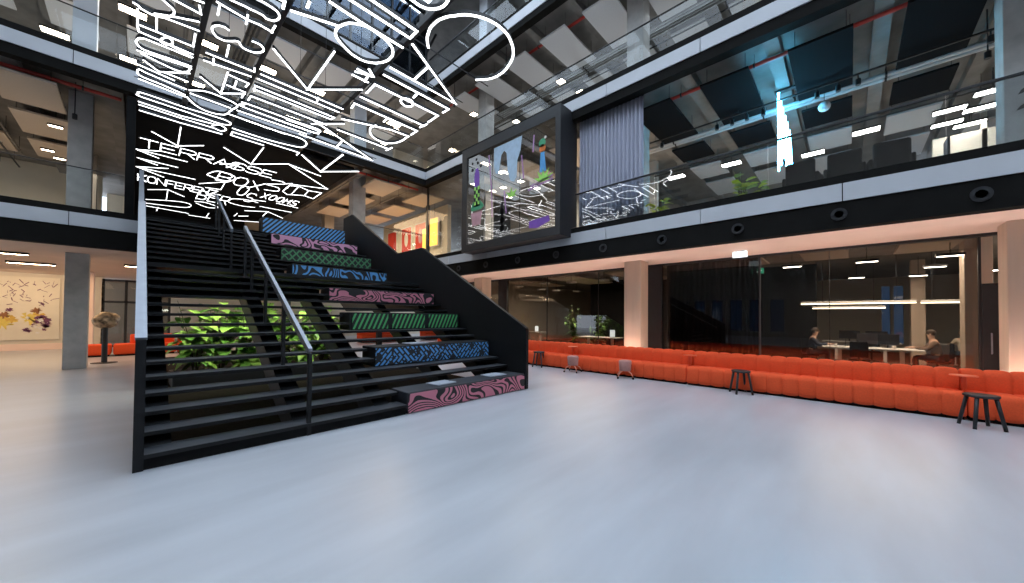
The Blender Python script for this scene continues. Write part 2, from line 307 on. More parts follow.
NEON = {
1:[[[(-0.13,9.4),(-0.12,9.4),(-0.11,9.41),(-0.1,9.41),(-0.08,9.42),(-0.06,9.44),(-0.05,9.46),(-0.03,9.48),(0.0,9.49),(0.03,9.5),(0.07,9.51),(0.11,9.51),(0.15,9.5),(0.19,9.49),(0.22,9.47),(0.26,9.44),(0.29,9.41),(0.32,9.37),(0.34,9.32),(0.36,9.28),(0.38,9.23),(0.39,9.19),(0.39,9.15),(0.39,9.11),(0.38,9.08),(0.37,9.05),(0.35,9.03),(0.33,9.01),(0.3,8.99),(0.27,8.96),(0.24,8.93),(0.21,8.91),(0.17,8.89),(0.13,8.89),(0.08,8.9),(0.04,8.92),(0.01,8.93)],[(0.15,9.44),(0.4,9.27),(0.73,9.08)]],[[(0.34,8.77),(0.74,8.82),(0.7,8.6)],[(0.56,8.51),(0.74,8.46)]],[[(-0.08,9.54),(-0.08,10.04),(0.73,10.01),(0.72,9.53)],[(0.17,9.54),(0.18,9.95)],[(0.15,9.46),(0.76,9.37)]],[[(-0.08,10.11),(-0.06,10.28),(0.74,10.32)],[(0.24,10.28),(0.25,10.26),(0.26,10.22),(0.27,10.18),(0.29,10.14),(0.31,10.1),(0.32,10.08),(0.34,10.07),(0.35,10.07),(0.37,10.07),(0.39,10.08),(0.4,10.1),(0.41,10.11),(0.42,10.13),(0.42,10.15),(0.42,10.18),(0.42,10.21),(0.42,10.24),(0.41,10.26),(0.4,10.28),(0.39,10.3),(0.38,10.32),(0.36,10.34),(0.34,10.35),(0.33,10.36),(0.32,10.36),(0.3,10.36),(0.29,10.35),(0.27,10.34),(0.26,10.33),(0.25,10.33)],[(0.41,10.33),(0.75,10.44)]],[[(0.73,10.47),(0.67,10.47),(0.57,10.47),(0.47,10.46),(0.36,10.46),(0.26,10.46),(0.18,10.46),(0.13,10.46),(0.09,10.46),(0.05,10.46),(0.03,10.46),(0.01,10.47),(-0.01,10.48),(-0.03,10.49),(-0.04,10.51),(-0.06,10.53),(-0.07,10.55),(-0.07,10.58),(-0.08,10.6),(-0.09,10.62),(-0.09,10.65),(-0.1,10.68),(-0.1,10.71),(-0.1,10.73),(-0.09,10.76),(-0.08,10.79),(-0.07,10.82),(-0.06,10.85),(-0.04,10.87),(-0.01,10.9),(0.02,10.91),(0.07,10.91),(0.12,10.91),(0.19,10.9),(0.26,10.89),(0.33,10.88),(0.39,10.87),(0.46,10.87),(0.53,10.86),(0.6,10.86),(0.66,10.85),(0.72,10.85),(0.76,10.85)]],[[(-0.08,11.04),(0.01,11.03),(0.14,11.0),(0.3,10.98),(0.45,10.96),(0.58,10.94),(0.68,10.93),(0.73,10.93),(0.76,10.94),(0.77,10.95),(0.76,10.97),(0.75,10.99),(0.75,11.01),(0.75,11.03),(0.75,11.06),(0.74,11.09),(0.73,11.13),(0.72,11.16),(0.7,11.18),(0.68,11.2),(0.66,11.23),(0.63,11.25),(0.6,11.26),(0.56,11.27),(0.51,11.27),(0.44,11.26),(0.34,11.23),(0.23,11.2),(0.13,11.16),(0.04,11.13),(-0.02,11.11)]],[[(-0.08,11.65),(0.53,11.8)],[(0.02,11.37),(0.27,11.64),(0.76,11.19)],[(0.35,11.58),(0.76,11.62)]],[[(0.76,12.04),(0.73,12.03),(0.68,12.03),(0.62,12.02),(0.56,12.01),(0.5,12.0),(0.44,11.99),(0.38,11.98),(0.31,11.97),(0.24,11.96),(0.18,11.94),(0.12,11.93),(0.07,11.92),(0.04,11.91),(0.01,11.89),(-0.01,11.88),(-0.02,11.86),(-0.03,11.86),(-0.04,11.86),(-0.05,11.87),(-0.06,11.9),(-0.07,11.93),(-0.08,11.96),(-0.08,11.99),(-0.08,12.02),(-0.08,12.05),(-0.07,12.07),(-0.07,12.1),(-0.06,12.13),(-0.04,12.15),(-0.01,12.17),(0.03,12.19),(0.08,12.2),(0.14,12.21),(0.2,12.22),(0.27,12.23),(0.33,12.24),(0.4,12.26),(0.48,12.28),(0.57,12.31),(0.65,12.33),(0.71,12.36),(0.76,12.37)]],[[(-0.05,12.35),(0.77,12.48)]],[[(0.81,13.13),(0.72,13.12),(0.58,13.11),(0.42,13.09),(0.26,13.08),(0.12,13.07),(0.02,13.07),(-0.04,13.08),(-0.06,13.1),(-0.07,13.12),(-0.07,13.15),(-0.06,13.18),(-0.06,13.2),(-0.07,13.22),(-0.08,13.25),(-0.09,13.27),(-0.08,13.29),(-0.06,13.31),(0.0,13.33),(0.1,13.34),(0.25,13.35),(0.42,13.36),(0.59,13.37),(0.73,13.38),(0.83,13.38)]],[[(-0.05,13.68),(0.77,13.76)],[(-0.04,13.87),(0.79,13.93)],[(-0.03,14.25),(0.81,14.28)]]],
2:[[[(0.91,8.26),(1.36,8.33),(1.56,8.3),(1.77,8.33)],[(0.95,8.32),(0.96,8.6)],[(1.35,8.2),(1.37,8.47)],[(1.77,8.11),(1.76,8.35)]],[[(1.06,8.02),(1.11,8.02),(1.19,8.01),(1.27,8.0),(1.36,8.0),(1.44,7.99),(1.5,7.99),(1.54,7.99),(1.56,8.0),(1.58,8.01),(1.59,8.02),(1.6,8.03),(1.62,8.03),(1.64,8.03),(1.66,8.02),(1.68,8.01),(1.7,8.0),(1.72,7.99),(1.73,7.97),(1.74,7.95),(1.75,7.93),(1.76,7.9),(1.77,7.87),(1.77,7.84),(1.77,7.82),(1.77,7.8),(1.76,7.77),(1.75,7.75),(1.74,7.73),(1.72,7.71),(1.7,7.69),(1.67,7.68),(1.64,7.67),(1.61,7.66),(1.57,7.66),(1.54,7.65),(1.51,7.65),(1.48,7.65),(1.45,7.65),(1.43,7.65),(1.4,7.66),(1.38,7.66),(1.37,7.66)]],[[(1.16,8.91),(1.15,8.9),(1.13,8.89),(1.11,8.88),(1.09,8.88),(1.06,8.89),(1.03,8.9),(1.0,8.92),(0.98,8.95),(0.96,8.98),(0.94,9.02),(0.93,9.06),(0.93,9.1),(0.94,9.15),(0.96,9.21),(0.99,9.26),(1.02,9.3),(1.05,9.32),(1.1,9.32),(1.14,9.32),(1.18,9.3),(1.22,9.26),(1.27,9.21),(1.31,9.16),(1.35,9.14),(1.38,9.15),(1.39,9.19),(1.41,9.23),(1.43,9.26),(1.46,9.28),(1.49,9.29),(1.52,9.29),(1.55,9.29),(1.58,9.29),(1.61,9.28),(1.64,9.27),(1.67,9.25),(1.7,9.22),(1.72,9.19),(1.74,9.16),(1.76,9.12),(1.77,9.08),(1.77,9.05),(1.77,9.01),(1.76,8.98),(1.74,8.95),(1.72,8.93),(1.7,8.91),(1.67,8.9),(1.64,8.9),(1.61,8.9),(1.58,8.91),(1.56,8.91)]],[[(1.24,9.41),(1.26,9.85)]],[[(0.95,10.04),(1.79,10.0),(1.77,9.85)],[(0.94,10.38),(1.77,10.26)],[(1.08,10.15),(1.1,10.4)]],[[(0.95,11.16),(1.39,11.61)],[(1.37,10.48),(1.39,11.61)],[(1.39,11.61),(1.81,11.17)]],[[(1.41,10.57),(1.79,10.61),(1.77,10.81)],[(1.44,11.08),(1.8,11.09),(1.79,11.43)],[(1.57,10.73),(1.58,11.1)]],[[(0.83,12.03),(0.88,11.98),(0.95,11.91),(1.03,11.84),(1.12,11.79),(1.22,11.77),(1.33,11.78),(1.44,11.79),(1.53,11.81),(1.61,11.83),(1.69,11.86),(1.74,11.9),(1.78,11.95),(1.79,12.03),(1.77,12.12),(1.74,12.22),(1.71,12.33),(1.69,12.44),(1.68,12.57),(1.65,12.69),(1.61,12.78),(1.54,12.84),(1.46,12.89),(1.37,12.91),(1.29,12.92),(1.22,12.91),(1.14,12.88),(1.07,12.83),(1.01,12.78),(0.95,12.71),(0.89,12.61),(0.84,12.52),(0.81,12.46)],[(0.86,12.18),(1.66,12.24)]],[[(0.81,13.13),(0.89,13.13),(1.02,13.12),(1.16,13.11),(1.31,13.1),(1.44,13.1),(1.54,13.1),(1.61,13.1),(1.67,13.11),(1.71,13.12),(1.74,13.13),(1.77,13.14),(1.79,13.16),(1.81,13.18),(1.82,13.21),(1.83,13.25),(1.83,13.28),(1.82,13.31),(1.81,13.34),(1.79,13.37),(1.77,13.4),(1.74,13.42),(1.7,13.44),(1.65,13.46),(1.58,13.47),(1.48,13.47),(1.34,13.45),(1.19,13.43),(1.04,13.41),(0.92,13.39),(0.83,13.38)]],[[(0.77,13.76),(1.57,13.63)],[(1.47,13.79),(1.48,13.76),(1.5,13.72),(1.52,13.67),(1.54,13.62),(1.56,13.58),(1.59,13.56),(1.62,13.56),(1.66,13.58),(1.7,13.61),(1.73,13.64),(1.76,13.68),(1.78,13.72),(1.79,13.76),(1.78,13.81),(1.77,13.87),(1.75,13.92),(1.73,13.96),(1.71,13.99),(1.69,14.0),(1.67,13.99),(1.64,13.98),(1.6,13.96),(1.56,13.94),(1.49,13.93),(1.39,13.93),(1.27,13.93),(1.13,13.93),(0.99,13.93),(0.87,13.93),(0.79,13.93)],[(0.81,14.28),(1.74,14.21)]]],
3:[[[(1.92,9.99),(3.78,10.02)],[(1.91,10.24),(3.77,10.26)],[(3.15,9.97),(3.2,10.24)]],[[(1.95,10.86),(1.92,10.59),(3.79,10.63),(3.76,10.8),(1.93,10.78)]],[[(1.93,11.44),(1.94,11.17),(3.78,11.21)]],[[(1.93,11.66),(2.06,11.66),(2.24,11.66),(2.44,11.67),(2.66,11.67),(2.87,11.68),(3.04,11.68),(3.19,11.68),(3.32,11.67),(3.45,11.66),(3.56,11.66),(3.65,11.66),(3.72,11.67),(3.76,11.69),(3.78,11.72),(3.78,11.76),(3.77,11.8),(3.76,11.83),(3.75,11.86),(3.76,11.88),(3.78,11.91),(3.8,11.93),(3.8,11.95),(3.75,11.96),(3.64,11.97),(3.43,11.97),(3.13,11.97),(2.79,11.96),(2.45,11.95),(2.16,11.94),(1.95,11.92),(1.85,11.9),(1.81,11.87),(1.82,11.84),(1.85,11.81),(1.88,11.78),(1.9,11.75),(1.89,11.73),(1.86,11.71),(1.84,11.69),(1.84,11.68),(1.86,11.67),(1.93,11.66)]],[[(1.83,12.24),(3.54,12.23)],[(1.72,12.64),(3.08,12.73)]],[[(2.07,12.67),(2.15,12.68),(2.26,12.68),(2.39,12.69),(2.53,12.7),(2.67,12.71),(2.8,12.71),(2.92,12.71),(3.05,12.7),(3.18,12.69),(3.3,12.68),(3.41,12.67),(3.5,12.68),(3.57,12.7),(3.62,12.73),(3.66,12.76),(3.69,12.8),(3.72,12.84),(3.74,12.88),(3.76,12.93),(3.77,12.98),(3.78,13.03),(3.78,13.08),(3.78,13.13),(3.77,13.18),(3.76,13.22),(3.76,13.26),(3.74,13.3),(3.72,13.34),(3.68,13.38),(3.61,13.41),(3.51,13.44),(3.38,13.47),(3.24,13.5),(3.08,13.53),(2.93,13.55),(2.78,13.56),(2.63,13.56),(2.46,13.56),(2.3,13.55),(2.14,13.54),(2.01,13.53),(1.92,13.52)]],[[(2.81,14.11),(1.95,14.08),(1.95,13.79),(3.79,13.83),(3.79,14.09)]],[[(1.91,8.84),(2.85,9.81)],[(2.82,7.97),(2.85,9.81)],[(2.85,9.81),(3.78,8.81)]],[[(2.68,11.96),(2.73,11.96),(2.81,11.96),(2.9,11.97),(2.99,11.97),(3.09,11.97),(3.18,11.97),(3.27,11.97),(3.36,11.97),(3.46,11.98),(3.54,11.98),(3.62,11.97),(3.68,11.96),(3.72,11.94),(3.75,11.91),(3.77,11.87),(3.78,11.84),(3.78,11.8),(3.78,11.78),(3.78,11.77),(3.79,11.76),(3.78,11.75),(3.77,11.75),(3.74,11.75),(3.68,11.75),(3.58,11.75),(3.44,11.75),(3.28,11.75),(3.13,11.76),(2.99,11.76),(2.9,11.76)]]],
4:[[[(3.86,6.56),(5.74,7.55),(3.89,7.54)],[(4.45,6.89),(4.47,7.51)]],[[(3.9,7.88),(5.76,7.89),(5.75,8.13)],[(4.81,7.91),(4.83,8.13)]],[[(3.92,8.84),(3.91,8.37),(5.74,8.37),(5.75,8.86)],[(4.68,8.52),(4.67,8.5),(4.66,8.47),(4.66,8.44),(4.66,8.41),(4.67,8.38),(4.68,8.36),(4.7,8.34),(4.72,8.32),(4.74,8.31),(4.77,8.3),(4.8,8.29),(4.82,8.29),(4.84,8.29),(4.87,8.31),(4.9,8.32),(4.92,8.34),(4.94,8.36),(4.96,8.38),(4.97,8.4),(4.98,8.43),(4.99,8.46),(5.0,8.49),(5.0,8.52),(4.99,8.54),(4.98,8.56),(4.96,8.58),(4.94,8.6),(4.91,8.62),(4.89,8.63),(4.86,8.63),(4.83,8.62),(4.8,8.61),(4.76,8.59),(4.73,8.57),(4.7,8.54),(4.68,8.52)]],[[(3.9,9.12),(5.78,9.13)],[(5.78,8.99),(5.74,9.28)]],[[(3.93,9.78),(3.9,9.52),(5.79,9.53),(5.79,9.86)],[(4.84,9.56),(4.86,9.79)]],[[(3.97,10.54),(5.21,10.06),(5.78,10.02)],[(4.79,10.16),(4.78,10.19),(4.77,10.24),(4.76,10.29),(4.75,10.35),(4.75,10.4),(4.76,10.46),(4.78,10.52),(4.81,10.58),(4.84,10.64),(4.88,10.71),(4.92,10.76),(4.96,10.81),(5.0,10.85),(5.05,10.88),(5.09,10.91),(5.14,10.93),(5.19,10.95),(5.24,10.96),(5.29,10.97),(5.35,10.97),(5.42,10.96),(5.48,10.95),(5.53,10.93),(5.58,10.9),(5.62,10.86),(5.66,10.81),(5.7,10.75),(5.73,10.68),(5.75,10.61),(5.77,10.54),(5.78,10.46),(5.79,10.36),(5.79,10.26),(5.78,10.16),(5.78,10.08),(5.78,10.02)]],[[(4.12,11.25),(5.78,11.28)],[(5.8,11.1),(5.77,11.42)],[(3.47,11.47),(4.1,10.78)]],[[(3.45,11.23),(3.91,11.48),(5.79,12.54),(4.5,12.46),(3.41,12.39)],[(4.48,11.84),(4.52,12.46)]],[[(3.4,8.14),(3.72,8.14)],[(3.58,7.96),(3.75,8.12),(3.4,8.26)],[(3.4,8.42),(3.75,8.42)],[(3.66,8.21),(3.69,8.44)]],[[(4.12,6.38),(4.09,6.35),(4.05,6.3),(4.0,6.24),(3.96,6.18),(3.93,6.11),(3.9,6.03),(3.87,5.95),(3.86,5.87),(3.86,5.79),(3.86,5.72),(3.87,5.64),(3.89,5.58),(3.91,5.53),(3.93,5.48),(3.95,5.44),(3.99,5.39),(4.03,5.33),(4.08,5.25),(4.14,5.18),(4.21,5.12),(4.29,5.06),(4.38,5.01),(4.47,4.97),(4.56,4.94),(4.65,4.92),(4.75,4.91),(4.84,4.91),(4.94,4.92),(5.04,4.94),(5.14,4.98),(5.24,5.03),(5.33,5.08),(5.4,5.14),(5.47,5.2),(5.53,5.27),(5.58,5.35),(5.63,5.45),(5.67,5.56),(5.71,5.67),(5.73,5.78),(5.73,5.88),(5.73,5.97),(5.71,6.07),(5.68,6.15),(5.64,6.23),(5.58,6.31),(5.53,6.37),(5.49,6.42)]],[[(2.63,7.2),(2.65,7.15),(2.67,7.09),(2.7,7.03),(2.73,6.98),(2.77,6.94),(2.82,6.9),(2.87,6.87),(2.92,6.84),(2.98,6.82),(3.03,6.81),(3.09,6.81),(3.16,6.81),(3.23,6.82),(3.31,6.83),(3.39,6.84),(3.46,6.87),(3.52,6.9),(3.59,6.94),(3.64,6.99),(3.68,7.05),(3.71,7.12),(3.73,7.19),(3.73,7.27),(3.73,7.35),(3.71,7.42),(3.68,7.5),(3.64,7.57),(3.6,7.63),(3.55,7.68),(3.49,7.72),(3.43,7.76),(3.36,7.78),(3.29,7.79),(3.2,7.78),(3.12,7.77),(3.04,7.74),(2.96,7.7),(2.87,7.65),(2.79,7.6),(2.73,7.55),(2.69,7.51),(2.66,7.46),(2.64,7.42),(2.63,7.38),(2.62,7.34),(2.62,7.29),(2.62,7.25),(2.63,7.2)]],[[(2.31,6.76),(2.89,6.79),(3.36,6.79),(3.75,6.79)]],[[(1.89,7.48),(2.6,7.21)]],[[(2.5,6.45),(3.73,6.45),(3.73,6.19),(2.76,6.17)]],[[(3.18,5.64),(3.19,5.64),(3.2,5.64),(3.22,5.64),(3.24,5.64),(3.26,5.64),(3.28,5.64),(3.31,5.64),(3.34,5.64),(3.38,5.64),(3.41,5.64),(3.45,5.64),(3.48,5.63),(3.51,5.62),(3.54,5.61),(3.57,5.6),(3.59,5.58),(3.62,5.56),(3.64,5.54),(3.66,5.52),(3.68,5.49),(3.7,5.46),(3.72,5.43),(3.73,5.4),(3.74,5.37),(3.75,5.34),(3.75,5.3),(3.75,5.27),(3.75,5.24),(3.74,5.21),(3.74,5.18),(3.73,5.16),(3.72,5.14),(3.71,5.13),(3.7,5.12),(3.69,5.11),(3.68,5.1)]],[[(3.93,13.97),(4.88,15.03)],[(4.89,12.87),(4.88,15.03)],[(4.88,15.03),(5.88,13.91)]],[[(2.06,7.18),(2.05,7.04)],[(1.68,7.36),(1.74,7.35),(1.76,7.53)]]],
5:[[[(0.24,15.63),(0.86,16.3)],[(0.83,14.62),(0.86,16.3)],[(0.86,16.3),(1.45,15.63)]],[[(1.94,15.29),(2.86,16.23)],[(2.86,14.31),(2.86,16.23)],[(2.86,16.23),(3.82,15.15)]],[[(0.45,17.31),(-0.08,17.71),(0.46,18.11)],[(-0.09,17.67),(1.2,17.74)]],[[(0.45,18.98),(-0.06,18.62),(1.0,18.7)]],[[(0.75,19.12),(-0.09,19.77),(0.68,20.46)],[(-0.03,19.82),(1.59,19.8)]],[[(2.07,17.1),(2.56,16.49),(2.5,17.22)],[(2.56,16.49),(2.28,17.29)]],[[(3.8,15.17),(5.78,16.86),(4.5,17.41)],[(3.8,15.17),(5.04,15.51)]],[[(4.75,19.04),(4.49,18.69),(4.49,17.66),(4.8,17.45),(5.27,17.72),(5.35,18.6),(4.75,19.04)],[(4.8,17.45),(4.88,18.85)],[(5.27,17.72),(5.77,17.59),(5.79,18.8),(5.35,18.6)]],[[(4.18,22.61),(4.12,22.63),(4.05,22.67),(3.95,22.71),(3.85,22.75),(3.75,22.78),(3.66,22.79),(3.57,22.78),(3.47,22.76),(3.37,22.73),(3.28,22.69),(3.2,22.64),(3.14,22.58),(3.09,22.51),(3.06,22.43),(3.04,22.35),(3.03,22.26),(3.03,22.17),(3.03,22.09),(3.04,22.02),(3.05,21.94),(3.07,21.87),(3.1,21.8),(3.13,21.74),(3.18,21.68),(3.24,21.62),(3.31,21.57),(3.39,21.51),(3.48,21.47),(3.56,21.43),(3.64,21.41),(3.72,21.41),(3.81,21.42),(3.9,21.44),(3.98,21.47),(4.05,21.49),(4.1,21.51)]],[[(3.95,23.72),(4.83,22.98),(5.77,23.9)],[(4.83,22.98),(4.87,24.24)]],[[(3.8,17.46),(3.84,17.44),(3.89,17.42),(3.96,17.39),(4.02,17.37),(4.08,17.36),(4.13,17.36),(4.17,17.38),(4.22,17.42),(4.26,17.46),(4.29,17.52),(4.3,17.58),(4.28,17.65),(4.22,17.73),(4.12,17.83),(4.0,17.94),(3.89,18.04),(3.81,18.14),(3.77,18.21),(3.8,18.25),(3.87,18.27),(3.97,18.28),(4.08,18.29),(4.17,18.31),(4.24,18.35),(4.28,18.42),(4.32,18.51),(4.34,18.61),(4.35,18.71),(4.34,18.8),(4.32,18.87),(4.27,18.92),(4.19,18.97),(4.1,19.0),(4.01,19.03),(3.93,19.05),(3.87,19.07)]],[[(0.28,23.02),(0.89,22.35),(0.93,24.53)],[(0.89,22.35),(1.48,23.1)]],[[(0.24,25.05),(0.37,24.96),(0.55,24.82),(0.77,24.66),(0.99,24.5),(1.2,24.38),(1.36,24.3),(1.48,24.28),(1.59,24.29),(1.68,24.32),(1.75,24.38),(1.8,24.46),(1.83,24.55),(1.85,24.66),(1.86,24.81),(1.85,24.98),(1.82,25.14),(1.75,25.3),(1.64,25.43),(1.46,25.54),(1.22,25.63),(0.94,25.72),(0.66,25.79),(0.42,25.85),(0.26,25.9)]],[[(0.27,26.55),(1.91,26.74)],[(0.7,26.47),(0.67,27.37)]],[[(1.92,23.68),(1.96,23.65),(2.01,23.61),(2.08,23.56),(2.15,23.51),(2.23,23.49),(2.31,23.5),(2.41,23.55),(2.53,23.63),(2.65,23.73),(2.76,23.84),(2.85,23.95),(2.89,24.04),(2.88,24.13),(2.84,24.23),(2.76,24.33),(2.67,24.41),(2.58,24.46),(2.5,24.48),(2.42,24.45),(2.32,24.36),(2.22,24.26),(2.13,24.14),(2.05,24.05),(1.99,23.98)]],[[(1.94,27.18),(2.88,27.12)],[(2.69,27.17),(2.69,25.87)]],[[(1.77,20.31),(2.51,19.23),(2.53,20.54)],[(2.03,20.7),(2.53,20.54)]],[[(1.88,18.65),(1.9,18.55),(1.93,18.43),(1.97,18.29),(2.02,18.15),(2.08,18.04),(2.14,17.97),(2.21,17.94),(2.31,17.95),(2.4,17.97),(2.5,18.02),(2.58,18.08),(2.64,18.14),(2.68,18.22),(2.7,18.32),(2.71,18.44),(2.71,18.56),(2.71,18.67),(2.69,18.76),(2.66,18.84),(2.63,18.91),(2.58,18.97),(2.53,19.02),(2.47,19.05),(2.41,19.07),(2.34,19.07),(2.26,19.04),(2.18,19.0),(2.1,18.96),(2.02,18.91),(1.97,18.87),(1.93,18.84),(1.9,18.82),(1.88,18.79),(1.87,18.76),(1.87,18.71),(1.88,18.65)]],[[(4.33,22.18),(5.75,22.16)],[(3.86,21.17),(4.32,21.02)],[(4.76,20.92),(5.75,21.01)]],[[(3.75,25.48),(3.77,24.67)],[(3.92,25.29),(4.3,24.87)],[(3.93,26.65),(5.03,25.96)]]],
}

XF, YF = 9.27, 14.47          # edges of the void: long facade to the right, short facade at the back
F1, F2, F3 = 4.39, 8.58, 12.75
# ------------------------------------------------------------------ floor
struct('floor', MB().box(-24, 30, -16, 34, -0.3, 0), 'floor', 'polished pale grey concrete floor of the atrium', 'floor')
struct('floor_stair', MB().box(0.08, 6.0, 5.33, 18.5, 0.0, 0.012), 'stair_shade_floor', 'dark olive floor sheet under the stairs, shade put into its colour', 'floor')  # dark sheet, the shade under the stairs put into its colour
struct('floor_office', MB().box(11.85, 27, -9, 16, 0.0, 0.012), 'carpet', 'dark carpet behind the ground floor glass wall', 'floor')

def panels(axis, fixed, a, b, joints, z0, z1, t=0.05):
    mb = MB(); pts = [a] + [j for j in joints if a < j < b] + [b]
    for p, q in zip(pts[:-1], pts[1:]):
        if axis == 'Y': mb.box(fixed, fixed+t, p+0.008, q-0.008, z0, z1)
        else: mb.box(p+0.008, q-0.008, fixed, fixed+t, z0, z1)
    return mb
RJ = [0.08+2.5*k for k in range(-6, 6)]; LJ = [-1.23+2.4*k for k in range(-8, 5)]
for n, (z0, z1, zb, zs, nm) in enumerate(((3.88, 4.22, 3.37, 4.38, 'first'), (8.06, 8.40, 7.80, 8.57, 'second'), (12.24, 12.6, 12.02, 12.72, 'third'))):
    mb = panels('Y', XF, -12, YF, RJ, z0, z1)
    struct('trim_%d' % (3*n+1), mb, 'white_panel', 'pale grey fascia panels along the %s gallery edge on the long side' % nm, 'fascia')
    mb = panels('X', YF, -16, XF+0.05, LJ, z0, z1)
    struct('trim_%d' % (3*n+2), mb, 'white_panel', 'pale grey fascia panels along the %s gallery edge on the short side' % nm, 'fascia')
    mb = MB().box(XF+0.03, XF+0.3, -12, YF+0.3, zb, z0+0.01).box(-16, XF+0.03, YF+0.03, YF+0.3, zb, z0+0.01)
    mb.box(XF+0.01, XF+0.14, -12, YF+0.14, z1, zs).box(-16, XF+0.01, YF+0.01, YF+0.14, z1, zs)
    mb.box(XF+0.05, XF+0.3, -12, YF+0.3, z0, z1).box(-16, XF+0.05, YF+0.05, YF+0.3, z0, z1)
    struct('trim_%d' % (3*n+3), mb, 'black_beam', 'black steel edge beam under and over the %s gallery fascia' % nm, 'beam')
# floors of the galleries = ceilings below
struct('ceiling_soffit', MB().box(XF+0.3, 11.75, -12, YF+0.3, 3.37, F1), 'soffit', 'pale pinkish soffit above the orange bench', 'ceiling')
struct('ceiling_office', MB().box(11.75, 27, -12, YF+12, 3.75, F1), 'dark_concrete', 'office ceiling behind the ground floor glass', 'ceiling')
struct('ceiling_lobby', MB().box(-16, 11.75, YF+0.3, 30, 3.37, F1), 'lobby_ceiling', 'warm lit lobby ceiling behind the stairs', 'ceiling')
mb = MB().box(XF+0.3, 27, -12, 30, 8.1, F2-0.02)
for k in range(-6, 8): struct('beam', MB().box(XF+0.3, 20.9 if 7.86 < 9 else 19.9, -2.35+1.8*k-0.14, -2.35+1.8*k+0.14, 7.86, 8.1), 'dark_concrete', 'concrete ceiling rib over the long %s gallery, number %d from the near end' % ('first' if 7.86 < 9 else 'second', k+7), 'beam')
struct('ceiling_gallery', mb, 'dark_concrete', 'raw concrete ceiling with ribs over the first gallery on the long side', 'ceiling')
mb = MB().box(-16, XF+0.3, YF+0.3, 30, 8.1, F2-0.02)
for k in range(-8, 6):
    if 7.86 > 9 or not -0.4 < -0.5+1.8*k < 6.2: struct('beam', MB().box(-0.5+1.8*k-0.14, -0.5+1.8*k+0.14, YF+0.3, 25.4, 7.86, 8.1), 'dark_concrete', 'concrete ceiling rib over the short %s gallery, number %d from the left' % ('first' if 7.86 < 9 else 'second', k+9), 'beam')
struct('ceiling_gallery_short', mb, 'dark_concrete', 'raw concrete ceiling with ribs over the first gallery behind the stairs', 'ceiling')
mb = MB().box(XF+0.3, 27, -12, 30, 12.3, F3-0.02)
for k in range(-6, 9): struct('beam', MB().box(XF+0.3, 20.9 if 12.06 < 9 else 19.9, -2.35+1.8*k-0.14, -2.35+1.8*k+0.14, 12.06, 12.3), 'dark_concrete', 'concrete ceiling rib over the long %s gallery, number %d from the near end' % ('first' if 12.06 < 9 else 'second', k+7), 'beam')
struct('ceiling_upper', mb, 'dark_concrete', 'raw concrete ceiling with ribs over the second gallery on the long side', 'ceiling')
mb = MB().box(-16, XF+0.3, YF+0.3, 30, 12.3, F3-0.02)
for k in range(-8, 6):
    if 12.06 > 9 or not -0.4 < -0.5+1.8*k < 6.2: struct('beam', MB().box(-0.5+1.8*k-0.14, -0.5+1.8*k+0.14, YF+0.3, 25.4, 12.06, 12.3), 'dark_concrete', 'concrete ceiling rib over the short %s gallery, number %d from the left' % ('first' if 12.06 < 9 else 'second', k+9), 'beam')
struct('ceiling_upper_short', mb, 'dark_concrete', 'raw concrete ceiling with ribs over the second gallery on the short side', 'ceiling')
struct('ceiling_top', MB().box(XF+0.3, 27, -12, 30, 16.5, 16.9).box(-16, -3.2, -14, 20, 17.3, 17.6).box(-3.2, XF+0.3, -14, -11.9, 17.3, 17.6), 'dark_concrete', 'concrete ceiling over the top gallery, with an added roof cover that shades the left', 'ceiling')  # unseen cover added beyond the gallery keeps sky light off the left floor
struct('floor_gallery', MB().box(XF+0.35, 20.9, -11.9, 29, F1, F1+0.006).box(-15.9, 0.0, YF+0.35, 25.4, F1, F1+0.006).box(6.15, XF+0.35, YF+0.35, 28.9, F1, F1+0.006), 'bounce_floor', 'pale unseen floor of the first gallery, added to bounce light up', 'floor')  # unseen pale sheets added to bounce light onto the gallery ceilings
struct('floor_upper', MB().box(XF+0.35, 19.9, -11.9, 20.9, F2-0.02, F2).box(-15.9, XF+0.35, YF+0.35, 25.4, F2-0.02, F2), 'bounce_floor', 'pale unseen floor of the second gallery, added to bounce light up', 'floor')
# atrium roof: steel grid with open sky between
mb = MB()
for k in range(8): mb.bar((-16, -10+3.6*k, 16.9), (XF+0.4, -10+3.6*k, 16.9), 0.22, 0.5)
for k in range(11): mb.bar((-15+2.4*k, -12, 17.1), (-15+2.4*k, 20, 17.1), 0.1, 0.2)
struct('roof_frame', mb, 'black_steel', 'dark steel grid of the atrium glass roof', 'roof frame')
struct('roof_pane', MB().box(-16, XF+0.4, -12, 20, 17.2, 17.22), 'clear_glass', 'clear glass roof over the atrium', 'glass roof')

# the two sides of the atrium behind the camera
mb = MB().box(-16.3, -16, -14, 20, 3.4, 16.9).box(-16.3, -16, -14, 20, 0, 0.5)
mb.box(-16.3, -16, -14, 3.6, 0.5, 3.4).box(-16.3, -16, 12.4, 20, 0.5, 3.4)
for k in range(6): mb.box(-16.3, -16, 3.6+1.6*k, 4.2+1.6*k, 0.5, 3.4)
struct('window_10', MB().box(-16.16, -16.14, 3.6, 12.4, 0.5, 3.4), 'solar_glass', 'tinted windows on the left side of the atrium', 'glass')
struct('wall_left', mb, 'grey_plaster', 'grey wall with tall windows on the left side of the atrium', 'wall')
mb = MB().box(-16, 27, -14.3, -14, 3.4, 16.9).box(-16, 27, -14.3, -14, 0, 0.5)
mb.box(-16, 27, -14.3, -14, 0.5, 3.4)
struct('wall_rear', mb, 'grey_plaster', 'plain grey wall behind the viewer', 'wall')
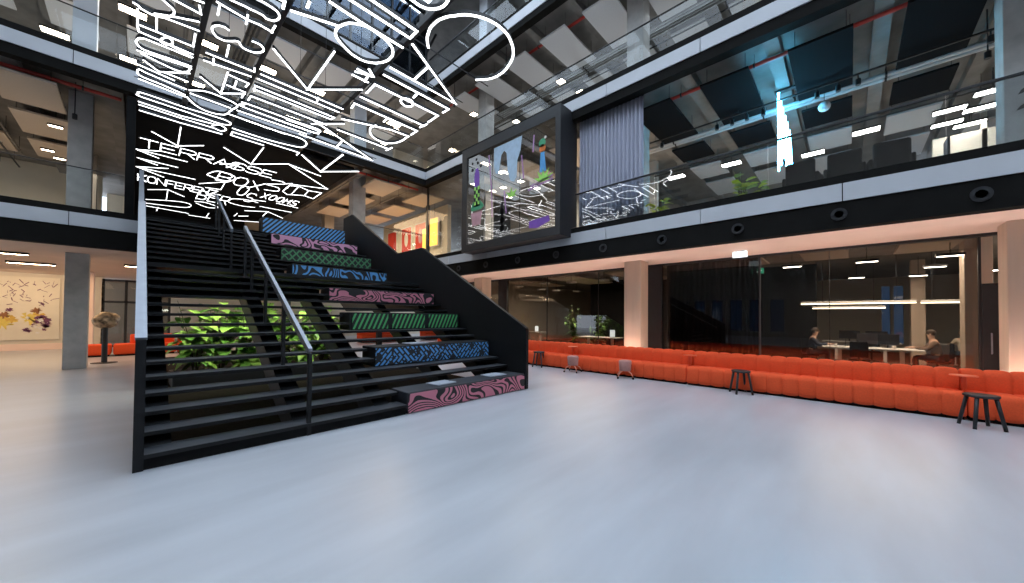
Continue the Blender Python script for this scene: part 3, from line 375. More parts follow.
# columns
def column(x0, x1, y0, y1, z0, z1, m, label):
    return struct('column', MB().bbox(x0, x1, y0, y1, z0, z1, 0.015), m, label, 'column')
for yc, w in ((-2.3, 'at the far end of the orange bench nearest the camera'), (4.87, 'behind the middle of the orange bench'), (12.1, 'beside the black stair side panel')):
    column(10.55, 11.1, yc-0.27, yc+0.27, 0, 3.37, 'wood_column', 'beige ground floor column ' + w)
for yc, w in ((-2.32, 'with leaf marks by the black rail'), (4.87, 'behind the grey curtain'), (12.1, 'behind the framed glass bay')):
    column(10.7, 11.2, yc-0.27, yc+0.27, F1, 8.1, 'concrete', 'concrete first gallery column ' + w)
for yc, w in ((4.87, 'above the grey curtain'), (12.1, 'above the framed glass bay'), (-2.32, 'above the column with leaf marks')):
    column(10.7, 11.2, yc-0.27, yc+0.27, F2, 12.3, 'concrete', 'concrete second gallery column ' + w)
    column(10.7, 11.2, yc-0.27, yc+0.27, F3, 16.5, 'white_panel', 'pale top gallery column ' + w)
column(-1.43, -0.98, 16.3, 16.75, 0, 3.37, 'concrete', 'concrete lobby column in front of the mural wall')
column(-1.7, -1.25, 23.3, 23.75, 0, 3.37, 'soffit', 'beige lobby column behind the concrete one')
column(-1.45, -0.98, 16.3, 16.75, F1, 8.1, 'concrete', 'concrete column on the first gallery left of the stairs')
column(-1.6, -1.2, 22.3, 22.75, F1, 8.1, 'grey_plaster', 'grey column at the back of the first gallery left of the stairs')
column(-1.42, -0.95, 16.3, 16.75, F2, 12.3, 'white_panel', 'pale clad column on the second gallery left of the light letters')
column(6.68, 7.25, 16.3, 16.8, F1, 8.1, 'concrete', 'concrete column on the first gallery behind the top of the stairs')
column(7.75, 8.3, 23.0, 23.5, F1, 8.1, 'grey_plaster', 'grey column deep behind the top of the stairs')
column(6.68, 7.25, 16.3, 16.8, F2, 12.3, 'white_panel', 'pale clad column on the second gallery behind the light letters')

# walls
struct('wall_mural', MB().box(-16, -1.45, 26, 26.3, 0, 3.37), 'plaster', 'cream lobby wall that carries the mural', 'wall')
struct('wall_lobby', MB().box(-1.45, -1.1, 26, 26.3, 0, 3.37).box(-1.4, 27, 29.5, 29.8, 0, 3.37), 'plaster', 'cream lobby wall beside the black glazing', 'wall')
struct('baseboard_mural', MB().box(-16, -1.45, 25.97, 26, 0, 0.28), 'soffit', 'plain base strip under the mural', 'baseboard')
struct('wall_gallery_short', MB().box(-16, -1.2, 25.5, 25.8, F1, 8.1).box(-1.2, 13, 29, 29.3, F1, 8.1), 'plaster', 'cream back wall of the first gallery behind the stairs', 'wall')
struct('wall_picture', MB().box(11.6, 11.85, 15.9, 23.2, F1, 7.75), 'plaster', 'white wall with red pictures behind the stair top', 'wall')
struct('wall_upper_short', MB().box(-16, 10.6, 25.5, 25.8, F2, 12.3), 'grey_plaster', 'grey back wall of the second gallery on the short side', 'wall')
struct('wall_upper_corner', MB().box(11.2, 27, 21, 21.3, F2, 12.3), 'plaster', 'cream wall at the corner of the second gallery', 'wall')
struct('wall_upper_long', MB().box(20, 20.3, -12, 21, F2, 12.3), 'grey_plaster', 'grey back wall of the second gallery on the long side', 'wall')
struct('wall_top_long', MB().box(22, 22.3, -12, 30, F3, 16.5), 'grey_plaster', 'grey back wall of the top gallery', 'wall')
mb = MB().box(21, 21.3, -12, -3.2, F1, 8.1).box(21, 21.3, -1.8, 29, F1, 8.1)
struct('wall_gallery_long', mb, 'grey_plaster', 'grey back wall of the first gallery on the long side', 'wall')
struct('wall_gallery_room', MB().box(17.2, 17.4, -3.6, -1.95, F1, 7.3).box(17.2, 17.4, -3.0, -2.9, F1, 8.1), 'plaster', 'cream lit room wall behind the long first gallery', 'wall')
struct('wall_bay', MB().box(14.6, 14.8, 5.7, 14.0, F1, 8.1), 'grey_plaster', 'brownish back wall of the room behind the framed bay', 'wall')
mb = MB().box(26, 26.3, -9, -1.95, 0, 3.75).box(26, 26.3, -1.2, 16, 0, 3.75).box(26, 26.3, -1.95, -1.2, 3.3, 3.75).box(26, 26.3, -1.95, -1.2, 0, 0.4).box(26, 26.3, -1.62, -1.5, 0.4, 3.3)
struct('wall_office', mb, 'plaster', 'dim office back wall with a tall window', 'wall')
struct('window_9', MB().box(26.1, 26.12, -1.95, -1.2, 0.4, 3.3), 'solar_glass', 'tall window in the office back wall', 'glass')
struct('wall_office_end', MB().box(11.85, 26, 15.6, 15.9, 0, 3.75).box(11.85, 26, -9.3, -9, 0, 3.75), 'plaster', 'end wall of the ground floor offices', 'wall')
struct('partition_office', MB().box(18.8, 19.0, 4.4, 11.3, 0, 3.75).box(14, 18.8, 4.3, 4.4, 0, 3.75), 'black_matt', 'dark partition behind the office plants', 'partition')
struct('partition_dark', MB().box(18, 18.12, 0.9, 4.3, 0, 3.75), 'black_matt', 'dark partition behind the black curtain', 'partition')
column(12.9, 13.4, -2.3, -1.9, 0, 3.75, 'wood_column', 'beige column inside the office by the black door panel')
column(19, 19.45, -1.95, -1.6, 0, 3.75, 'wood_column', 'beige column deep inside the office by the tall window')
struct('wall_stair_back', MB().box(-0.28, -0.1, YF+0.1, YF+0.8, F1, 7.7), 'black_matt', 'black wall end beside the light letters', 'wall')

# black ceiling over the stair head and back wall of the dark foyer
mb = MB().box(-0.15, 6.1, YF+0.35, 27.5, 7.62, 7.74)
struct('ceiling_foyer', mb, 'black_matt', 'black ceiling above the light letters behind the stairs', 'ceiling')
struct('wall_foyer', MB().box(-0.28, -0.15, YF+0.8, 28, F1, 7.74).box(-0.15, 4.6, 27.6, 27.8, F1, 7.74), 'black_matt', 'black walls of the foyer behind the stairs', 'wall')
# ground floor glazing
mb = MB()
for y in (-1.93, 0.35, 1.78, 4.42, 6.75, 9.15, 11.45): mb.box(11.76, 11.82, y-(0.02 if y in (-1.93, 1.78) else 0.005), y+(0.02 if y in (-1.93, 1.78) else 0.005), 0.0, 3.37)
mb.box(11.72, 11.86, 4.42, 5.2, 0, 3.37).box(11.72, 11.86, 11.45, 12.0, 0, 3.37).box(11.72, 11.86, -12, 15, 3.31, 3.37)
struct('window_1', mb, 'black_steel', 'black frame of the long ground floor glass wall', 'window frame')
struct('window_2', MB().box(11.78, 11.79, -1.93, 15, 0.0, 3.33), 'dark_glass', 'long tinted glass wall behind the orange bench', 'glass wall')
d = struct('door_1', MB().box(11.72, 11.84, -2.6, -1.95, 0, 2.35), 'black_steel', 'black door leaf at the end of the glass wall', 'door')
h_ = MB().tube([(11.68, -2.05, 0.95), (11.66, -2.05, 0.95), (11.66, -2.05, 1.35), (11.68, -2.05, 1.35)], 0.012).build('door_handle', 'rail', d)
# black lobby glazing on the left
mb = MB()
for x in (-1.1, -0.35, 0.5, 1.2): mb.box(x-0.05, x+0.05, 26, 26.12, 0, 3.3)
for z in (0.04, 2.2, 3.25): mb.box(-1.1, 1.2, 26, 26.12, z-0.05, z+0.05)
struct('window_3', mb, 'black_steel', 'black frame of the lobby glazing left of the stairs', 'window frame')
struct('window_4', MB().box(-1.1, 1.2, 26.05, 26.06, 0, 3.3), 'dark_glass', 'glass of the black lobby glazing', 'glass')
# first gallery corner glazing with black post
struct('window_5', MB().box(10.6, 10.75, 16.3, 16.45, F1, 8.1).box(9.6, 9.68, 14.75, 14.83, F1, 8.1), 'black_steel', 'black posts of the glazed corner beside the framed bay', 'window frame')
struct('window_6', MB().box(9.62, 9.63, 11.2, 14.8, F1, 7.8).box(10.66, 10.67, 16.4, 20, F1, 8.0), 'clear_glass', 'glass of the corner beside the framed bay', 'glass')
# top gallery glazing: sky behind it
mb = MB()
for k in range(9): mb.bar((2.4+0.95*k, YF+1.2, F3), (2.4+0.95*k, YF+1.2, 16.9), 0.08, 0.12)
for z in (13.6, 14.7, 15.8): mb.bar((2.4, YF+1.2, z), (XF+0.8, YF+1.2, z), 0.06, 0.08)
for k in range(4): mb.bar((2.4+2.2*k, YF+1.3, F3), (4.2+2.2*k, YF+1.3, 16.9), 0.1, 0.1)
struct('window_7', mb, 'black_steel', 'dark glazing bars of the top gallery against the sky', 'window frame')
struct('window_8', MB().box(2.4, XF+0.8, YF+1.19, YF+1.2, F3, 16.9), 'solar_glass', 'top gallery glazing with sky behind', 'glass')
struct('wall_top_short', MB().box(-16, 2.3, YF+3, YF+3.2, F3, 16.9), 'grey_plaster', 'grey wall of the top gallery on the short side', 'wall')

# balustrades
def balustrade(name, label, axis, fixed, a, b, z0, z1, step, rail='black_steel', gm='clear_glass'):
    rt_ = 0.04 if rail == 'black_steel' else 0.018; rail = 'black_steel'
    t = thing(name, label, 'balustrade', (0, 0, 0)); n = max(1, round((b-a)/step))
    g = MB(); s = (b-a)/n
    for k in range(n):
        p, q = a+s*k+0.006, a+s*(k+1)-0.006
        if axis == 'Y': g.box(fixed+0.05, fixed+0.066, p, q, z0, z1)
        else: g.box(p, q, fixed+0.05, fixed+0.066, z0, z1)
    g.build('glass_panel', gm, t)
    r = MB()
    if axis == 'Y': r.bbox(fixed+0.03, fixed+0.085, a, b, z1, z1+rt_, 0.006)
    else: r.bbox(a, b, fixed+0.03, fixed+0.085, z1, z1+rt_, 0.006)
    r.build('handrail', rail, t)
    return t
balustrade('balustrade', 'glass balustrade with black rail below the curtain and black rafts', 'Y', XF, -11, 6.15, 4.38, 5.40, 2.5, 'black_steel', 'mirror_glass')
balustrade('balustrade', 'glass balustrade of the first gallery left of the stairs', 'X', YF, -15, -0.3, 4.38, 5.40, 2.4, 'rail')
balustrade('balustrade', 'glass balustrade of the first gallery right of the stair head', 'X', YF, 6.15, XF-0.1, 4.38, 5.40, 1.6, 'rail')
balustrade('balustrade', 'glass balustrade above the framed bay on the second gallery', 'Y', XF, -11, YF-0.1, 8.57, 9.55, 2.5, 'rail')
balustrade('balustrade', 'glass balustrade of the second gallery behind the light letters', 'X', YF, -15, XF-0.1, 8.57, 9.55, 2.4, 'rail')
balustrade('balustrade', 'glass balustrade of the top gallery on the long side', 'Y', XF, -11, YF-0.1, 12.72, 13.7, 2.5)
balustrade('balustrade', 'glass balustrade of the top gallery below the sky glazing', 'X', YF, -15, XF-0.1, 12.72, 13.7, 2.4)

# ------------------------------------------------------------------ staircase
RI, RU = 0.1625, 0.295
def stepY(k): return 5.24+RU*(k-1) if k <= 16 else 11.24+RU*(k-17)
def stepZ(k): return RI*k
st = thing('staircase', 'black open riser grand staircase with seating tiers', 'staircase', (0, 5.24, 0))
def sp(name, mb, m, parent=None):
    o = mb.build(name, m, None); o.parent = parent or st
    if (parent or st) is st: o.location = (0, -5.24, 0)
    return o
side = [(5.24, 0), (5.24, 1.34), (9.52, 3.69), (11.05, 3.69), (14.78, 5.74), (15.6, 5.74), (15.6, 4.4), (YF+0.02, 4.4), (YF+0.02, 3.9), (13.4, 3.3), (11.0, 1.98), (9.5, 1.98), (6.3, 0)]
for x0 in (0.0, 6.0):
    o = sp('side_panel', MB().prism(side, 'X', x0, x0+0.08), 'stair_panel')
    c = MB()
    for (a, b), (c2, d) in (((5.26, 1.35), (9.52, 3.70)), ((9.52, 3.70), (11.05, 3.70)), ((11.05, 3.70), (14.78, 5.75))): c.bar((x0+0.04, a, b), (x0+0.04, c2, d), 0.09, 0.03)
    cc = c.build('top_cap', 'rail' if x0 == 0 else 'stair', o)
for k in range(1, 28):
    if k == 16: continue
    y, z = stepY(k), stepZ(k)
    filled = (k-1) % 4 < 2 and k < 16 or (k-17) % 4 < 2 and k > 16
    x1 = (3.06 if k < 16 else 2.92) if filled else 6.0
    mb = MB(); mb.box(0.08, x1, y, y+0.34, z-0.045, z-0.004); mb.cur = 1; mb.box(0.081, x1-0.001, y+0.002, y+0.338, z-0.004, z)
    sp('tread', mb, ['stair', 'tread'])
mb = MB().box(0.08, 6.0, 9.665, 11.5, 2.52, 2.596); mb.cur = 1; mb.box(0.081, 5.999, 9.667, 11.4, 2.596, 2.6); sp('landing', mb, ['stair', 'tread'])
sp('top_landing', MB().box(0.08, 6.0, 14.19, YF+0.9, 4.3, F1), 'stair')
sp('kick_plate', MB().box(0.08, 3.06, 5.27, 5.29, 0, 0.115).box(0.08, 3.06, 5.29, 5.32, 0, 0.11), 'black_matt')
for k in list(range(13, 16))+list(range(17, 28)):
    sp('riser', MB().box(0.08, (3.06 if k < 16 else 2.92) if ((k-1) % 4 < 2 and k < 16 or (k-17) % 4 < 2 and k > 16) else 6.0, stepY(k)+0.3, stepY(k)+0.31, stepZ(k-1)+0.002 if k != 17 else 2.602, stepZ(k)-0.046), 'black_matt')
def stringer(x0, x1):
    if x0 > 3.1: return MB().prism([(6.0, 0.0), (6.0, 0.05), (9.75, 2.1), (11.3, 2.1), (14.2, 3.72), (14.2, 3.3), (11.4, 1.75), (9.6, 1.75), (6.5, 0.0)], 'X', x0, x1)
    lo = lambda y: 0.551*(y-5.24)
    poly = [(5.45, 0.0), (5.45, 0.115), (9.7, 2.45), (11.3, 2.45), (14.2, 4.1), (14.2, 3.5), (11.4, 2.02), (9.6, 2.02), (6.05, 0.0)]
    return MB().prism(poly, 'X', x0, x1)
for x0, x1 in ((0.08, 0.3), (1.5, 1.74), (2.66, 2.9), (4.5, 4.74), (5.8, 6.0)): sp('stringer', stringer(x0, x1), 'stair')
for x in (0.3, 3.0, 5.8): sp('support_post', MB().bbox(x-0.08, x+0.08, 11.75, 11.91, 0, 2.05, 0.01), 'stair')
# middle handrails, one per flight
def midrail(p0, p1, ys, label):
    r = MB().bar(p0, p1, 0.05, 0.09); o = sp('handrail', r, 'rail'); o['label'] = label
    q = Vector(p1)-Vector(p0)
    for y, zb in ys:
        t = (y-p0[1])/q.y
        MB().bbox(1.595, 1.645, y-0.03, y+0.03, zb, p0[2]+q.z*t-0.03, 0.006).build('rail_post', 'stair', o)
midrail((1.62, 5.28, 1.12), (1.62, 9.67, 3.53), [(5.28, 0), (6.55, stepZ(5)), (7.73, stepZ(9)), (8.91, stepZ(13)), (9.6, stepZ(15))], 'lower brushed metal handrail')
midrail((1.62, 11.24, 3.72), (1.62, 14.0, 5.24), [(11.3, stepZ(17)), (12.48, stepZ(21)), (13.36, stepZ(24)), (13.96, stepZ(26))], 'upper brushed metal handrail')

# patterned seating tiers
tiers = [(5.24, 0.0, 0.35, 'pat_pink1', 'black seat block with pink swirl front at the foot of the stairs'),
 (6.42, 0.65, 1.02, 'pat_blue2', 'black seat block with short blue dashes, second tier up'),
 (7.60, 1.30, 1.68, 'pat_green3', 'black seat block with green slanted lines in three panels'),
 (8.78, 1.95, 2.27, 'pat_pink4', 'black seat block with pink winding lines just below the landing'),
 (11.26, 2.6, 3.05, 'pat_blue5', 'black seat block with blue ribbon lines on the landing'),
 (12.42, 3.25, 3.66, 'pat_green6', 'black seat block with green criss-cross front'),
 (13.60, 3.90, 4.29, 'pat_pink7', 'black seat block with bold pink blob front'),
 (14.80, F1, 5.04, 'pat_blue8', 'black seat block with thick blue diagonal stripes at the stair top')]
for y, z0, z1, pm, lab in tiers:
    t = thing('seat_block', lab, 'stair seat', (4.5 if y < 10 else 4.345, y, z0), 0, 'patterned seats on the stairs')
    if y > 10: t.scale = (0.968, 1, 1)
    MB().bbox(-1.42, 1.46, 0.012, 0.56, 0.002, z1-z0, 0.012).build('seat_body', 'tread' if y < 6 else 'stair', t)
    segs = [(-1.41, 1.45)] if 'green3' not in pm else [(-1.36, -0.56), (-0.45, 0.40), (0.52, 1.40)]
    for a, b in segs: MB().box(a, b, 0.0, 0.013, 0.02, z1-z0-0.025).build('patterned_front', pm, t)
for (x, y, z, rz, lab) in ((3.95, 5.55, 0.353, 0.1, 'thin grey seat pad on the left of the lowest tier'), (5.3, 5.55, 0.353, -0.05, 'thin grey seat pad on the right of the lowest tier'), (4.1, 6.7, 1.023, 0.05, 'thin grey seat pad on the blue dash tier')):
    t = thing('seat_pad', lab, 'seat pad', (x, y, z), rz, 'pads on the stair seats')
    MB().bbox(-0.23, 0.23, -0.17, 0.17, 0, 0.022, 0.008).build('pad', 'grey_pad', t, True); MB().box(0.19, 0.225, -0.02, 0.02, 0.022, 0.024).build('loop', 'stair', t)

# ------------------------------------------------------------------ illuminated lettering
def sweep(mb, pts, w, z0, z1):
    n = len(pts); closed = math.dist(pts[0], pts[-1]) < 0.02 and n > 3
    vs = []; fs = []
    for i, p in enumerate(pts):
        a = pts[i-1] if i > 0 else (pts[-2] if closed else pts[0]); b = pts[i+1] if i < n-1 else (pts[1] if closed else pts[-1])
        d1 = Vector((p[0]-a[0], p[1]-a[1])); d2 = Vector((b[0]-p[0], b[1]-p[1]))
        d1 = d1.normalized() if d1.length > 1e-6 else d2.normalized(); d2 = d2.normalized() if d2.length > 1e-6 else d1
        t = d1+d2; t = t.normalized() if t.length > 1e-3 else d1
        nn = Vector((-t.y, t.x)); k = 1/max(0.45, abs(nn.dot(Vector((-d1.y, d1.x)))))
        ex = 0
        q = Vector(p)
        if i == 0 and not closed: q = q - d2*w/2
        if i == n-1 and not closed: q = q + d1*w/2
        l = q+nn*w/2*k; r = q-nn*w/2*k
        vs += [(l.x, l.y, z0), (r.x, r.y, z0), (r.x, r.y, z1), (l.x, l.y, z1)]
    for i in range(n-1):
        for k in range(4): fs.append((i*4+k, i*4+(k+1) % 4, (i+1)*4+(k+1) % 4, (i+1)*4+k))
    fs += [(3, 2, 1, 0), tuple((n-1)*4+k for k in range(4))]
    mb.add(vs, fs)
FONT = {'T': [[(0, 1), (1, 1)], [(.5, 1), (.5, 0)]], 'E': [[(1, 1), (0, 1), (0, 0), (1, 0)], [(0, .5), (.8, .5)]], 'R': [[(0, 0), (0, 1), (.8, 1), (1, .85), (1, .62), (.8, .5), (0, .5)], [(.5, .5), (1, 0)]],
 'A': [[(0, 0), (.5, 1), (1, 0)], [(.22, .4), (.78, .4)]], 'S': [[(1, .85), (.8, 1), (.2, 1), (0, .85), (0, .62), (.2, .52), (.8, .48), (1, .36), (1, .15), (.8, 0), (.2, 0), (0, .15)]],
 'K': [[(0, 0), (0, 1)], [(1, 1), (0, .45)], [(.3, .6), (1, 0)]], 'O': [[(.25, 0), (0, .25), (0, .75), (.25, 1), (.75, 1), (1, .75), (1, .25), (.75, 0), (.25, 0)]], 'N': [[(0, 0), (0, 1), (1, 0), (1, 1)]],
 'F': [[(0, 0), (0, 1), (1, 1)], [(0, .5), (.8, .5)]], 'Z': [[(0, 1), (1, 1), (0, 0), (1, 0)]], 'B': [[(0, 0), (0, 1), (.75, 1), (.95, .85), (.95, .65), (.75, .52), (0, .52)], [(.75, .52), (1, .36), (1, .15), (.8, 0), (0, 0)]],
 'U': [[(0, 1), (0, .2), (.2, 0), (.8, 0), (1, .2), (1, 1)]], 'X': [[(0, 0), (1, 1)], [(0, 1), (1, 0)]], 'M': [[(0, 0), (0, 1), (.5, .4), (1, 1), (1, 0)]], '1': [[(.2, .75), (.6, 1), (.6, 0)]], 'L': [[(0, 1), (0, 0), (1, 0)]], 'I': [[(.5, 0), (.5, 1)]]}
NZ = 7.25
def letter(strokes, parent, w, name='letter'):
    h = MB()
    for s in strokes: sweep(h, s, w*0.92, NZ+0.012, NZ+0.085)
    o = h.build(name, 'black_steel', parent)
    l = MB()
    for s in strokes: sweep(l, s, w, NZ, NZ+0.0118)
    l.build('light_tube', 'neon', o)
LROW = {1: 'outermost narrow row of white light letters over the left stair panel', 2: 'second narrow row of white light letters, with a small arrow and a 3',
        3: 'third row of white light letters, with the large arrow', 4: 'widest row of white light letters, with the big C curve and letter A', 5: 'jumble of small white light strokes over the stair head'}
SPX = {1: 0.815, 2: 1.84, 3: 3.83, 4: 5.98}
for r, glyphs in NEON.items():
    t = thing('light_lettering', LROW[r], 'light lettering', (0, 0, 0), 0, 'hanging light letters')
    for g in glyphs: letter(g, t, {1: 0.029, 2: 0.031, 3: 0.036, 4: 0.047, 5: 0.026}[r])
    if r in SPX and r != 4:
        y1 = 14.3
        MB().bbox(SPX[r]-0.05, SPX[r]+0.05, 2.0 if r > 2 else 5.5, y1, NZ+0.10, NZ+0.24, 0.008).build('support_beam', 'black_steel', t)
        wmb = MB()
        for y in (6.5, 9, 11.5, 14): wmb.tube([(SPX[r], y, NZ+0.24), (SPX[r], y, 16.9)], 0.006, 4)
        for y in range(6, 14): wmb.bar((SPX[r]-(0.95 if r < 3 else 1.9), y+0.5, NZ+0.1), (SPX[r]+(2.1 if r == 3 else 0), y+0.5, NZ+0.1), 0.015, 0.02)
        wmb.build('hanger', 'black_steel', t)
def word(txt, x, y, h, w, pitch, skew, label, sw=0.028):
    t = thing('light_lettering', label, 'light lettering', (0, 0, 0), 0, 'hanging light letters')
    for i, c in enumerate(txt):
        if c == ' ': continue
        x0, y0 = x+pitch*i, y+skew*i
        letter([[(x0+a*w, y0+h*(1-b)) for a, b in s] for s in FONT[c]], t, sw)
word('TERRASSE', 0.0, 16.45, 0.8, 0.40, 0.475, 0.0, 'white light word TERRASSE over the stair head')
word('KONFERENZ', -0.05, 20.75, 1.0, 0.24, 0.285, 0.02, 'small white light word KONFERENZ behind the stair top')
word('BOX', 2.2, 18.0, 1.2, 0.42, 0.55, 0.1, 'white light letters BOX below the word for terrace')
word('OS', 3.1, 19.2, 1.6, 0.30, 0.42, 0.9, 'white light letters OS left of the arrow shapes')
word('XOOMS', 4.0, 19.6, 0.9, 0.22, 0.32, 0.05, 'white light letters beside the blue striped seat')
word('BER', 1.9, 21.4, 1.6, 0.32, 0.42, 0.1, 'white light letters low over the middle handrail')
word('1', 4.25, 17.3, 0.9, 0.4, 0.5, 0, 'white light figure 1 right of the word for terrace')

# ------------------------------------------------------------------ acoustic rafts, lamps, pipes
def raft(x0, x1, y0, y1, z, m, label, group, ztop):
    t = thing('acoustic_raft', label, 'acoustic panel', ((x0+x1)/2, (y0+y1)/2, z), 0, group)
    a, b = (x1-x0)/2, (y1-y0)/2
    MB().bbox(-a, a, -b, b, 0, 0.06, 0.008).build('raft_panel', m, t)
    for sx in (-1, 1):
        for sy in (-1, 1): MB().tube([(sx*a*0.8, sy*b*0.8, 0.06), (sx*a*0.8, sy*b*0.8, ztop-z)], 0.006, 4).build('hanger', 'black_steel', t)
for k in range(-2, 3):
    y = -0.1+1.8*k; o = ORD[k+2]
    raft(9.87, 12.35, y, y+1.06, 7.55, 'raft_black', 'large black ceiling raft by the first gallery edge, %s along the rail' % o, 'black rafts over the first gallery', 8.1)
    raft(13.05, 14.3, y, y+1.06, 7.55, 'raft_black', 'small black ceiling raft in the second line back, %s along the rail' % o, 'black rafts over the first gallery', 8.1)
    raft(15.05, 16.5, y, y+1.06, 7.55, 'raft_grey', 'pale ceiling raft in the third line back, %s along the rail' % o, 'pale rafts over the first gallery', 8.1)
    raft(17.2, 19.2, y, y+1.06, 7.55, 'raft_grey', 'pale ceiling raft in the rearmost line, %s along the rail' % o, 'pale rafts over the first gallery', 8.1)
for k in range(-1, 8):
    y = -0.15+1.8*k; o = NTH[k+1]
    raft(9.95, 12.1, y, y+1.1, 11.65, 'raft_grey', 'grey raft at the second gallery edge on the long side, %s from the near end' % o, 'grey rafts over the second gallery', 12.3)
    raft(12.9, 15.0, y, y+1.1, 11.65, 'raft_grey', 'grey raft in the inner line of the second gallery, %s from the near end' % o, 'grey rafts over the second gallery', 12.3)
for k in range(-3, 5):
    x = 1.4+1.8*k; o = NTH[k+3]
    raft(x, x+1.1, 14.98, 16.5, 11.65, 'raft_grey', 'grey raft above the light letters on the short side, %s from the left' % o, 'grey rafts over the short second gallery', 12.3)
    raft(x, x+1.1, 18.2, 20.0, 11.65, 'raft_grey', 'grey raft deeper on the short second gallery, %s from the left' % o, 'grey rafts over the short second gallery', 12.3)
for i, y in enumerate((14.95, 17.6, 20.2)):
    for j, x in enumerate((-2.65, -4.6)):
        raft(x, x+1.12 if j == 0 else x+1.5, y, y+2.0, 7.55, 'raft_beige', 'pale raft left of the stairs, row %s back, column %s from the pillar' % (('one', 'two', 'three')[i], ('one', 'two')[j]), 'pale rafts left of the stairs', 8.1)
for i, y in enumerate((14.95, 17.7, 20.4)):
    for j, x in enumerate((7.05, 9.4)):
        raft(x, x+1.3, y, y+1.9, 7.55, 'raft_beige', 'warm lit raft right of the stair head, row %s back, column %s from the stairs' % (('one', 'two', 'three')[i], ('one', 'two')[j]), 'warm rafts right of the stair head', 8.1)
for i, y in enumerate((6.5, 8.9, 11.3)):
    raft(10.1, 12.3, y, y+1.3, 7.6, 'raft_beige', 'pale raft in the room behind the framed bay, %s' % ('nearest the curtain', 'in the middle', 'farthest from the curtain')[i], 'rafts behind the framed bay', 8.1)
for k in range(-2, 3):
    y = 0.0+1.9*k
    raft(12.4, 14.4, y, y+1.0, 3.42, 'raft_beige', 'beige office raft just behind the glass, %s from the near end' % NTH[k+2], 'office rafts', 3.75)
for k in range(3):
    raft(13.2, 17, 5.9+3*k, 7.3+3*k, 3.42, 'raft_beige', 'beige raft above the office plants, %s from the beige column' % NTH[k], 'office rafts', 3.75)

def lamp(x, y, z, sx, sy, label, group, m='lamp_cool', round_=False, ztop=None):
    t = thing('ceiling_light', label, 'ceiling light', (x, y, z), 0, group)
    if round_:
        MB().lathe([(sx, 0.0), (sx+0.02, 0.0), (sx+0.02, 0.06), (0, 0.06)], (0, 0, 0), 20).build('lamp_frame', 'white', t); MB().lathe([(1e-5, 0.005), (sx, 0.005), (sx, 0.02)], (0, 0, 0), 20).build('diffuser', m, t)
    else:
        f = MB().box(-sx-0.02, -sx, -sy-0.02, sy+0.02, 0, 0.06).box(sx, sx+0.02, -sy-0.02, sy+0.02, 0, 0.06).box(-sx, sx, -sy-0.02, -sy, 0, 0.06).box(-sx, sx, sy, sy+0.02, 0, 0.06).box(-sx, sx, -sy, sy, 0.045, 0.06)
        f.build('lamp_frame', 'black_steel', t); MB().box(-sx, sx, -sy, sy, -0.004, 0.04).build('diffuser', m, t)
    if ztop: MB().tube([(0, 0, 0.06), (0, 0, ztop-z)], 0.008, 5).build('hanger', 'black_steel', t)
for k in range(-1, 6):
    lamp(-0.25+1.9*k, 17.5, 11.8, 0.32, 0.17, 'bright panel lamp behind the light letters, front line, %s from the left' % NTH[k+1], 'panel lamps on the short second gallery', 'lamp_warm', ztop=12.3)
    lamp(-2.2+1.9*k, 20.9, 11.8, 0.32, 0.17, 'bright panel lamp behind the light letters, back line, %s from the left' % NTH[k+1], 'panel lamps on the short second gallery', 'lamp_warm', ztop=12.3)
for i, (x, y) in enumerate(((12.21, 8.81), (13.4, 8.6), (13.2, 12.3), (11.3, 13.4), (12.9, 17.3), (9.38, 17.6), (9.7, 19.5))):
    lamp(x, y, 11.6, 0.14, 0.14, 'small square lamp between grey rafts near the corner, %s from the near end' % NTH[i], 'square lamps of the second gallery', 'lamp_warm', ztop=12.3)
for i, (x, y, w) in enumerate(((15.6, -0.42, 'right of the cyan tubes'), (15.5, 3.22, 'above the leafy plants'), (16.47, 0.9, 'close to the cyan tubes'), (15.4, 5.2, 'behind the curtain'))):
    lamp(x, y, 7.5, 0.16, 0.3, 'white panel lamp on the first gallery ' + w, 'panel lamps on the first gallery', ztop=8.1)
for i, (x, y) in enumerate(((15.0, -2.72), (16.0, -2.68), (17.1, -2.66), (15.6, -2.08), (16.6, -2.16))):
    lamp(x, y, 7.5, 0.12, 0.3, 'lamp strip in the lit room at the near end of the first gallery, %s' % NTH[i], 'lamps of the lit room', ztop=8.1)
for i, (x, y) in enumerate(((9.95, 10.1), (10.6, 7.3), (11.2, 10.15), (11.2, 11.2), (12.3, 10.15), (13.2, 7.2))):
    lamp(x, y, 7.4, 0.11, 0.11, 'square lamp seen through the framed bay, %s' % NTH[i], 'lamps behind the framed bay', 'lamp_warm', ztop=8.1)
for i, (x, y) in enumerate(((-1.85, 18.15), (-2.3, 21.0), (-2.1, 21.8))):
    lamp(x, y, 7.5, 0.14, 0.06, 'small lamp under the ceiling left of the stairs, %s' % ('near', 'middle', 'far')[i], 'lamps left of the stairs', 'lamp_warm', ztop=8.1)
for i, (x, y) in enumerate(((12.95, 11.8), (12.6, 9.9), (12.9, 8.7), (13.0, 7.2), (15.2, 12.2), (16.3, 12.0), (17.6, 11.5))):
    lamp(x, y, 3.1, 0.2, 0.2, 'round office lamp above the potted trees, %s from the glass' % NTH[i], 'round office lamps', 'lamp_warm', True, 3.75)
for i, (x, y) in enumerate(((12.9, 1.18), (12.98, -0.34), (17.7, -0.2), (15.4, -1.76), (18.1, -1.7), (17.5, -3.0), (12.97, -1.71))):
    lamp(x, y, 3.1, 0.07, 0.2, 'slim office ceiling lamp over the desks, %s' % NTH[i], 'slim office lamps', 'lamp_cool', ztop=3.75)
